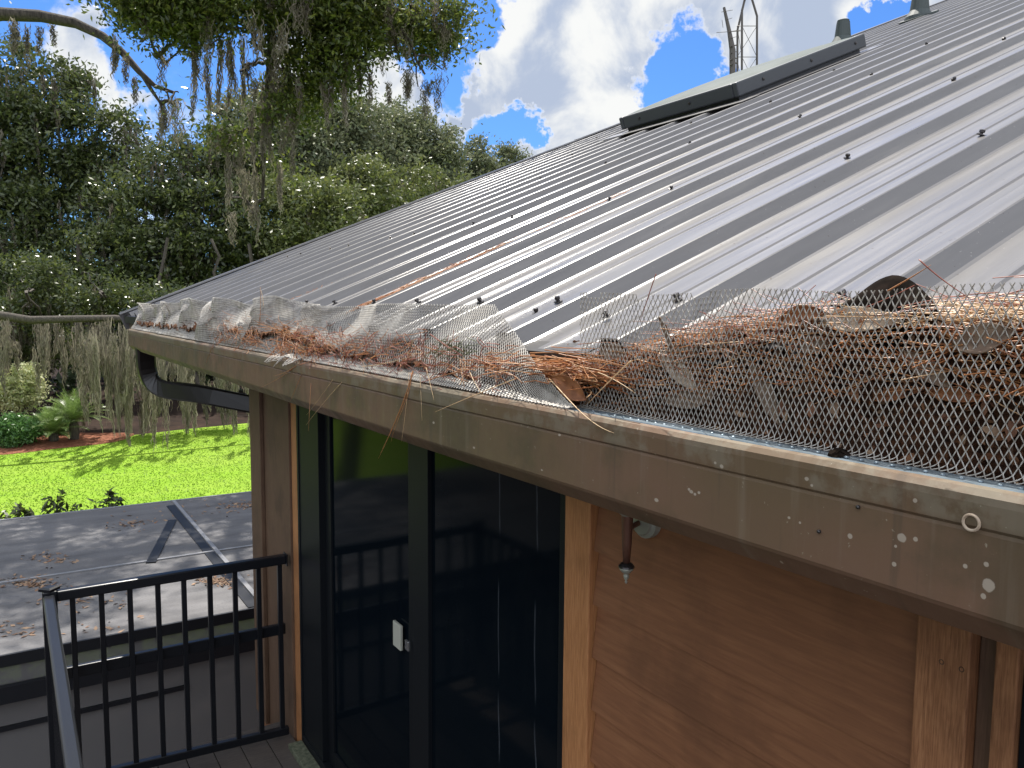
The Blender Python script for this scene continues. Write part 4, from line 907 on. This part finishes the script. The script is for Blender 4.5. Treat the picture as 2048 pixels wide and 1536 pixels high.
def surf_mid(Y, T):
    lim = np.clip((Y-1.05)/.40, .03, 1); s = np.clip((Y-1.3)/1.2, 0, 1); tt = T*lim
    x = .770+.018*np.clip(T/.12, 0, 1)+.075*tt+.016*np.sin(Y*8.5+1.5*T)*tt+.007*np.sin(Y*21+2+4*T)*tt+.010*np.sin(T*8+Y*4)*tt*s
    z = -.1605+.172*tt+.006*np.sin(Y*7+1)*tt*s
    yy = Y+.015*np.sin(T*2.5)*(1-lim)+.01*np.sin(T*7+Y*6)*s
    return np.stack([x, yy, z], -1)
guard('long sagging mesh guard pulled down to the gutter lip at its right end, middle', 1.05, 2.62, surf_mid, w_=.0055, rows=26, r=.00115)
def mk(y0, amp, top, lean, sd, curl=0):
    def f(Y, T):
        x = .778+lean*T+amp*T*(.010*np.sin(Y*6.3+sd+T*2)+.005*np.sin(Y*15+sd*2-T*4))+curl*np.sin(T*3.1)+.006*np.sin(T*11+Y*5)*T
        z = -.160+(top+.16)*T*(1+.06*np.sin(Y*6+sd))-.006*np.sin(Y*5+sd)*T
        return np.stack([x, Y+.012*np.sin(T*6+Y*7+sd), z], -1)
    return f
guard('crumpled mesh guard with its torn end flopping over the gutter lip', 2.5, 3.3, mk(2.3, 1.5, .030, .07, 2, .012), w_=.0058, rows=24, r=.0011)
guard('mesh guard with one bent-over corner, third from the far gutter end', 3.2, 4.15, mk(3.1, 2.0, .030, .06, 4, -.01), w_=.0064, rows=22, r=.0012)
guard('silvery rippled mesh guard, second from the far gutter end', 4.05, 5.3, mk(3.9, 2.2, .038, .055, 6, .02), w_=.0075, rows=19, r=.0014)
guard('silvery mesh guard curled round the far end of the gutter', 5.2, 6.56, mk(5, 2.6, .026, .05, 8, .028), w_=.0095, rows=16, r=.0016)
# torn flap over the lip
def flap(Y, T):
    x = .775-.062*T+.006*np.sin(Y*60); z = -.155-.055*T*T+.022*T+.006*np.sin(Y*40+T*5); return np.stack([x, Y+.06*T, z], -1)
guard('small torn mesh flap sticking out over the gutter face', 2.40, 2.64, flap, w_=.008, rows=8, r=.0010, keep=lambda Y, T: T < .4+.6*np.abs(np.sin(Y*37)))

# ------------------------------------------------------------------ debris in the gutter
def fbm(a, b, s=0):
    o = 0; am = 1; f = 1
    for k in range(5): o = o+am*np.sin(a*f*1.0+1.7*k+s+np.sin(b*f*.9+k*2.1+s))*np.cos(b*f*1.1+.6*k-s); am *= .55; f *= 2.03
    return o
def mound():
    ys = np.linspace(-.3, 1.22, 260); t = np.linspace(0, 1, 46); Y, T = np.meshgrid(ys, t, indexing='ij')
    H = np.interp(Y, [-.3, .2, .35, .45, .55, .65, .78, .9, 1.0, 1.1, 1.22], [.0, -.008, -.014, -.016, -.012, -.02, -.034, -.060, -.082, -.092, -.11])
    W = np.interp(Y, [-.3, .6, .9, 1.22], [.16, .14, .09, .05])
    ax = .855+np.where(T < .5, .012*T*2, .012+(T-.5)*2*W)
    z0 = -.27; zt = H
    z = np.where(T < .5, z0+(zt-z0)*np.sin(np.clip(T*2, 0, 1)*math.pi/2)**.8, zt-(T-.5)*2*(zt-(EZ+(ax-EX)*math.tan(TH)+.004))*1.0)
    n = fbm(Y*45, T*16); n2 = fbm(Y*130, T*50, 2)
    k = np.where(T < .5, 1, .5)
    P = np.stack([ax-.010*n*k-.004*n2*k, Y+.003*n2, z+.006*n+.003*n2], -1)
    idx = np.arange(P.shape[0]*P.shape[1]).reshape(P.shape[:2]); F = np.stack([idx[:-1, :-1], idx[:-1, 1:], idx[1:, 1:], idx[1:, :-1]], -1).reshape(-1, 4)
    o = npmesh('debris_heap', P, F, M_['debris'], None, True); tag(o, 'dark heap of rotted leaves packed behind the upright mesh guard', 'debris', kind='stuff')
    return P
MP = mound()
def mound2():
    ys = np.linspace(1.18, 6.4, 420); t = np.linspace(0, 1, 24); Y, T = np.meshgrid(ys, t, indexing='ij')
    H = np.interp(Y, [1.18, 1.35, 1.5, 2.3, 2.5, 2.8, 3.2, 3.6, 4.2, 6.4], [-.17, -.15, -.125, -.115, -.095, -.08, -.09, -.09, -.10, -.11])
    x = .792+T*.085; z = H+.012*fbm(Y*22, T*9, 1)+.004*fbm(Y*90, T*30)+.03*(T-.4); P = np.stack([x, Y, z], -1)
    idx = np.arange(P.shape[0]*P.shape[1]).reshape(P.shape[:2]); F = np.stack([idx[:-1, :-1], idx[:-1, 1:], idx[1:, 1:], idx[1:, :-1]], -1).reshape(-1, 4)
    tag(npmesh('debris_bed', P, F, M_['debris'], None, True), 'rotted leaf litter lying in the gutter behind the left mesh guards', 'debris', kind='stuff'); return P
MP2 = mound2()
def chips(MPx, n, size, sel, name, label, out=.004):
    a, b, _ = MPx.shape; i = rng.integers(0, a, n); j = rng.integers(sel[0], sel[1], n); c = MPx[i, j]+rng.normal(0, .003, (n, 3)); c[:, 0] -= out*rng.random(n)
    d = rng.normal(size=(n, 3)); d[:, 0] *= .5; d /= np.linalg.norm(d, axis=1, keepdims=True); e = np.cross(d, rng.normal(size=(n, 3))); e /= np.linalg.norm(e, axis=1, keepdims=True)
    s = (size*(.35+1.0*rng.random(n)**3))[:, None]; nn = np.cross(d, e)*s*.25
    V = np.stack([c-d*s, c-d*s*.3+e*s*.4+nn, c+d*s*.5+e*s*.35+nn, c+d*s, c+d*s*.4-e*s*.35+nn, c-d*s*.4-e*s*.4+nn], 1); m_ = np.arange(n)[:, None]*6
    F = np.concatenate([m_+np.array([0, 1, 2, 5]), m_+np.array([2, 3, 4, 5])])
    tag(npmesh(name, V.reshape(-1, 3), F, M_['chip']), label, 'leaf litter', kind='stuff')
chips(MP, 3800, .0125, (4, 40), 'leaf_fragments', 'brown leaf fragments stuck in the big debris heap')
chips(MP2, 3000, .009, (0, 24), 'leaf_fragments', 'brown leaf fragments in the gutter behind the left guards', .0)
dc = X(1676, 912, .80); V = []; mbd = MB(); mbd.lathe((dc[0], dc[1], -.1645), (0, 0, 1), [(.012, 0), (.011, .003), (.008, .007), (.003, .009)], 18); mbd.v = [(x+random.gauss(0, .0012), y+random.gauss(0, .0015), z+random.gauss(0, .0008)) for x, y, z in mbd.v]
tag(mbd.build('dirt_clump', M_['lf_dark']), 'small black clump of dirt sitting on the blue-grey strip along the gutter lip', 'dirt')
# pine straw: many fine needles
def needles(C, dirs, L, bend, r, m, name, label):
    n = len(C); t = np.linspace(-.5, .5, 6); dirs = dirs/np.linalg.norm(dirs, axis=1, keepdims=True)
    s = np.cross(dirs, rng.normal(size=(n, 3))); s /= np.linalg.norm(s, axis=1, keepdims=True)
    P = C[:, None, :]+dirs[:, None, :]*(t[None, :, None]*L[:, None, None])+s[:, None, :]*(bend[:, None]*(t[None, :]**2-.08))[..., None]
    V, F = tubes_np(P, r, 3); tag(npmesh(name, V, F, m), label, 'pine needles', kind='stuff')
def straw(n, ya, yb, xa, xb, zf, spread, L0, m, name, label, r=.0006, ez=.12, mean=(0, 1, 0)):
    y = ya+(yb-ya)*rng.random(n); x = xa+(xb-xa)*rng.random(n); z = zf(y, x)+rng.normal(0, spread, n)
    d = np.stack([rng.normal(mean[0], .30, n), np.full(n, mean[1]), rng.normal(mean[2], ez, n)], 1)
    needles(np.stack([x, y, z], 1), d, L0*(.5+.6*rng.random(n)), rng.normal(0, .035, n), r, m, name, label)
Hf = lambda y, x: np.interp(y, [-.3, .35, .5, .7, .8, .9, 1.0, 1.1, 1.25, 1.4, 1.5], [.0, -.004, -.010, -.018, -.030, -.054, -.074, -.09, -.097, -.11, -.125])
# orange bundle in the gap between the guards
straw(520, 1.00, 1.36, .805, .875, lambda y, x: -.105-.0*y+.12*(x-.86), .010, .17, M_['needle'], 'pine_straw', 'thick orange bundle of pine needles in the gap between the two nearest guards', .0009, .08)
straw(420, .62, 1.12, .850, .93, lambda y, x: Hf(y, x)+.004, .008, .16, M_['needle'], 'pine_straw', 'orange pine needles draped along the slope of the big debris heap', .0007, .10, (0, 1, -.12))
straw(700, .05, .62, .85, 1.0, lambda y, x: Hf(y, x)+.006, .007, .15, M_['needle_pale'], 'pine_straw', 'pale sunlit pine needles on top of the big debris heap', .0006, .12)
straw(420, .1, 1.05, .842, .852, lambda y, x: Hf(y, x)-.012-.07*rng.random(len(y))**1.5, .006, .10, M_['needle'], 'pine_straw', 'orange needles matted into the face of the big debris heap', .0008, .35)
straw(160, .1, .9, .84, .99, lambda y, x: Hf(y, x)+.014, .012, .17, M_['needle_red'], 'pine_straw', 'red-brown needles tangled in the top of the upright guard', .0006, .25)
straw(600, 1.3, 3.9, .79, .86, lambda y, x: np.interp(y, [1.3, 1.6, 2.3, 2.7, 3.2, 3.9], [-.14, -.115, -.105, -.085, -.085, -.09]), .026, .13, M_['needle'], 'pine_straw', 'orange needles lying behind the left mesh guards', .0007, .25)
straw(200, 1.25, 2.6, .772, .81, lambda y, x: -.155+.085*rng.random(len(y)), .006, .055, M_['needle_red'], 'twig_litter', 'dark red-brown twig bits caught low in the long sagging guard', .0009, .8)
straw(170, 1.2, 3.2, .77, .82, lambda y, x: -.155+.07*rng.random(len(y)), .006, .09, M_['needle'], 'pine_straw', 'orange needles woven through the lower half of the left guards', .0008, .5)
# tangles stuck through the left guards
straw(70, 1.45, 2.4, .765, .80, lambda y, x: -.145+0*y, .012, .09, M_['needle_red'], 'pine_straw', 'short red-brown needles stuck through the foot of the long sagging guard', .0007, .6)
straw(140, 2.3, 2.75, .755, .80, lambda y, x: -.138+0*y, .016, .12, M_['needle'], 'pine_straw', 'orange needle tuft beside the torn mesh flap', .0008, .55)
straw(90, 3.0, 3.7, .765, .80, lambda y, x: -.125+0*y, .02, .10, M_['needle'], 'pine_straw', 'orange needle tuft below the bent-over guard corner', .0009, .7)
# streaks of straw lying in the roof pans
C_ = []; Dd = []
NEEDLE_ROWS = ((2.63, .20, .85, 120), (2.50, .2, .34, 24), (3.62, .22, .62, 70), (4.33, .3, .55, 30), (2.63, 1.0, 1.5, 16))
for (y, qa, qb, n) in NEEDLE_ROWS:
    for k in range(n):
        q = qa+(qb-qa)*random.random()**1.4; C_.append(roofp(y+random.gauss(0, .016), q, .011+random.random()*.010)); Dd.append(np.array([math.cos(TH), random.gauss(0, .10), math.sin(TH)]))
needles(np.array(C_), np.array(Dd), .11*(.5+.8*rng.random(len(C_))), rng.normal(0, .03, len(C_)), .0010, M_['needle'], 'pine_straw', 'streaks of orange needles lying in the roof pans above the left guards')

# single needles one can pick out
def needle(label, pts, r, m, name='pine_needle', n=14, tip=.3):
    P = [np.array(p, float) for p in pts]
    if len(P) == 2: P.insert(1, (P[0]+P[1])/2+np.array([0, 0, .004]))
    Q = []
    for i in range(n+1):                                          # Bezier through the control points
        t = i/n; q = [p.copy() for p in P]
        while len(q) > 1: q = [q[k]*(1-t)+q[k+1]*t for k in range(len(q)-1)]
        Q.append(q[0])
    mb = MB(); mb.tube(Q, [r*(1-(1-tip)*(i/n)**2) for i in range(n+1)], 6); o = mb.build(name, m, None, True)
    tag(o, label, 'pine needle' if name == 'pine_needle' else 'twig', 'single pine needles'); return o
f_ = .752
nd = M_['needle']; np_ = M_['needle_pale']; nr = M_['needle_red']
needle('thick orange needle bundle hanging furthest down over the gutter face', [X(826, 742, .765), X(812, 800, f_), X(788, 850, f_), X(757, 917, f_)], .0018, nd)
needle('thin orange needle hanging against the thick hanging bundle', [X(822, 745, .765), X(826, 790, f_), X(790, 840, f_), X(782, 884, f_)], .0009, nd)
needle('faint straw needle hanging straight just right of the thick bundle', [X(818, 745, .766), X(815, 800, f_), X(803, 884, f_)], .0006, np_)
needle('short straight needle hanging between the thick bundle and the long slanting needle', [X(840, 748, .77), X(842, 790, f_), X(844, 842, f_)], .0006, np_)
needle('long pale needle slanting down left from the middle guard', [X(1030, 758, .77), X(960, 785, .755), X(870, 824, f_-.01)], .0009, np_)
needle('long cream needle curving over the gutter lip at the gap between guards', [X(1098, 757, .80), X(1140, 800, .765), X(1175, 850, f_), X(1228, 866, f_)], .0011, np_)
needle('straight straw-coloured needle leaning left in front of the tall guard foot', [X(1262, 722, .79), X(1225, 755, .785), X(1176, 807, .78)], .0012, np_)
needle('pale needle lying towards the right in front of the tall guard foot', [X(1196, 745, .79), X(1230, 757, .79), X(1270, 786, .785)], .0009, np_)
needle('red needle standing upright against the tall guard near its left end', [X(1312, 548, .80), X(1297, 590, .80), X(1280, 645, .80)], .0008, nr)
needle('dark red needle crossing the tall guard top at far right', [X(1838, 519, .80), X(1880, 560, .80), X(1945, 600, .80)], .0008, nr)
needle('pinkish needle slanting up right beside the dark dome-shaped leaf', [X(1775, 582, .80), X(1815, 560, .80), X(1862, 530, .80)], .0009, nd)
needle('orange needle curving out below the torn mesh flap', [X(600, 722, .765), X(575, 752, .75), X(519, 776, .745)], .0012, nd)
needle('second orange needle curving out below the torn mesh flap, shorter', [X(606, 720, .765), X(580, 745, .75), X(548, 752, .745)], .0011, nd)
needle('long thin needle crossing down left in front of the door corner', [X(690, 758, .762), X(650, 800, .75), X(612, 850, .745)], .0009, np_)
needle('needle hanging straight down to the door corner', [X(622, 765, .762), X(620, 800, f_), X(617, 862, .745)], .0008, nd)
needle('thin needle hanging left of the door corner', [X(606, 742, .762), X(590, 780, f_), X(578, 808, f_)], .0007, nd)
needle('thin needle slanting down left under the middle of the left guards', [X(672, 750, .762), X(645, 790, f_), X(613, 830, .745)], .0007, np_)
needle('pale upright needle pair standing above the crumpled guard', [X(520, 642, .80), X(522, 600, .80), X(521, 574, .80)], .0011, nd)
needle('bent pale needle beside the upright one above the crumpled guard', [X(527, 612, .80), X(526, 590, .80), X(520, 576, .80)], .0009, np_)
needle('orange needle lying flat across the crumpled guard', [X(512, 668, .775), X(530, 664, .77), X(556, 662, .77)], .0012, nd)
needle('short needle hanging over the gutter near its far end', [X(427, 690, .76), X(418, 708, f_), X(411, 730, f_)], .0009, nd)
needle('orange needle lying flat on the foot of the long guard, left', [X(724, 733, .768), X(770, 730, .765), X(825, 712, .77)], .0009, np_)
needle('needle slanting over the foot of the long guard, middle', [X(852, 762, .766), X(900, 745, .762), X(960, 735, .77)], .0010, nd)
needle('short pale needle poking through the foot of the long guard', [X(852, 735, .77), X(860, 765, .76), X(868, 800, .752)], .0008, np_)
needle('second short needle poking through the foot of the long guard', [X(940, 745, .77), X(950, 770, .762), X(966, 790, .756)], .0008, np_)
for i, (u0, v0, u1, v1) in enumerate([(1040, 712, 1180, 726), (1060, 706, 1210, 712), (1050, 735, 1190, 745), (1090, 700, 1260, 735), (1045, 718, 1160, 752)]):
    needle('bright orange needle across the gap between the guards, '+['upper left, slanting slightly down', 'highest, nearly level', 'low, nearly level', 'longest, reaching behind the tall guard', 'steepest, slanting down right'][i], [X(u0, v0, .80), X((u0+u1)/2, (v0+v1)/2-6, .80), X(u1, v1, .80)], .0011, nd)

# ------------------------------------------------------------------ leaves caught in the gutter
def leaf(label, c, along, across, L, W, m, curl=.15, cup=.12):
    a = Vector(along).normalized(); b = Vector(across); b = (b-a*b.dot(a)).normalized(); n = a.cross(b); V = []; nu, nv = 16, 6
    for i in range(nu+1):
        t = i/nu; wd = W/2*(math.sin(math.pi*min(1, t*.96+.02))**.75)*(1.05-.25*abs(t-.45)); z0 = curl*L*((t-.5)**2-.08)
        for j in range(-nv, nv+1):
            s = j/nv; V.append(Vector(c)+a*(t-.5)*L+b*s*wd+n*(z0+cup*W*(s*s)-.012*W*math.cos(s*9)*.5+.004*L*math.sin(t*14+s*3)))
    k = 2*nv+1; F = [(i*k+j, i*k+j+1, (i+1)*k+j+1, (i+1)*k+j) for i in range(nu) for j in range(2*nv)]
    mb = MB(); mb.add(V, F); o = mb.build('dry_leaf', m, None, True); s = o.modifiers.new('blade', 'SOLIDIFY'); s.thickness = .0006
    mb = MB(); mb.tube([Vector(c)+a*(t-.5)*L+n*(curl*L*((t-.5)**2-.08)-.0006) for t in np.linspace(-.12, .97, 12)], [.0011-.0007*k/11 for k in range(12)], 6); mb.build('midrib', m, o)
    tag(o, label, 'leaf', 'leaves caught in the gutter'); return o
def lf(label, ua, va, ub, vb, x, Wpx, m, curl=.15, cup=.12, tiltx=.25):
    a = X(ua, va, x); b = X(ub, vb, x); c = (a+b)/2; al = b-a; s = np.linalg.norm(X(ua, va+10, x)-X(ua, va, x))/10
    ac = np.cross(al, np.array([1.0, 0, 0])); ac = ac/np.linalg.norm(ac)+np.array([tiltx, 0, 0])
    leaf(label, c, al, ac, np.linalg.norm(al), Wpx*s, m, curl, cup)
lf('pale sunlit dry leaf hanging diagonally behind the guard', 1322, 705, 1394, 782, .845, 34, M_['lf_pale'], .12, .1, .5)
lf('shaded tan leaf right above the pale diagonal leaf', 1335, 712, 1405, 690, .852, 42, M_['lf_tan'], .1, .1)
lf('thin curled leaf standing up behind the guard left of the heap', 1345, 695, 1323, 632, .845, 20, M_['lf_tan'], .35, .2)
lf('big dark dome-shaped leaf rising above the debris heap', 1676, 612, 1858, 632, .858, 140, M_['lf_dark'], -.12, -.22, .15)
lf('wide grey-brown leaf lying under the dark dome-shaped leaf', 1632, 638, 1800, 642, .850, 50, M_['lf_pale'], -.1, .08, .3)
lf('small tan leaf end poking from the heap below the wide leaf', 1600, 690, 1660, 690, .850, 36, M_['lf_tan'])
lf('greyish leaf leaning in the middle of the heap', 1812, 705, 1900, 775, .850, 40, M_['lf_tan'], .1, .1, .3)
lf('rust-coloured curled leaf edge low in the heap', 1745, 800, 1850, 778, .850, 26, M_['lf_rust'], -.25, .3)
lf('second rust-coloured leaf edge low in the heap, further right', 1850, 785, 1980, 800, .850, 26, M_['lf_rust'], -.2, .3)
lf('brown leaf flat against the guard foot left of the heap centre', 1330, 800, 1440, 790, .850, 44, M_['lf_tan'], .1, .1)
lf('long shaded leaf leaning low behind the guard', 1500, 720, 1560, 850, .850, 34, M_['lf_tan'], .1, .1)
lf('rust leaf under the orange bundle in the gap', 1110, 755, 1175, 800, .80, 40, M_['lf_rust'], .1, .1)
lf('orange-brown leaf on the left shoulder of the heap', 1560, 640, 1650, 625, .85, 40, M_['lf_rust'], -.2, .2)
lf('brown leaf edge at the far right of the heap', 1905, 690, 2030, 665, .84, 60, M_['lf_tan'], -.1, .1)
lf('small brown leaf beside the left corner of the tall guard', 1205, 700, 1255, 712, .85, 34, M_['lf_tan'], .2, .2)
# green sprig caught in the long guard
sp = empty('green_sprig', tuple(X(890, 690, .80))); tag(sp, 'small green sprig caught in the long sagging guard', 'sprig')
P = [X(890+random.gauss(0, 26), 700+random.gauss(0, 10), .79) for _ in range(60)]
mb = MB(); mb.tube([X(860, 668, .79), X(890, 690, .785), X(925, 712, .79)], .0012, 5); mb.build('stem', nr, sp)
n_ = len(P); d_ = np.stack([rng.normal(0, .1, n_), rng.normal(1, .4, n_), rng.normal(-.3, .4, n_)], 1); d_ /= np.linalg.norm(d_, axis=1, keepdims=True); tt = np.linspace(-.5, .5, 4)
V, F = tubes_np(np.array(P)[:, None, :]+d_[:, None, :]*tt[None, :, None]*.045, .0007, 3); npmesh('foliage', V, F, M_['leaf_green'], sp)
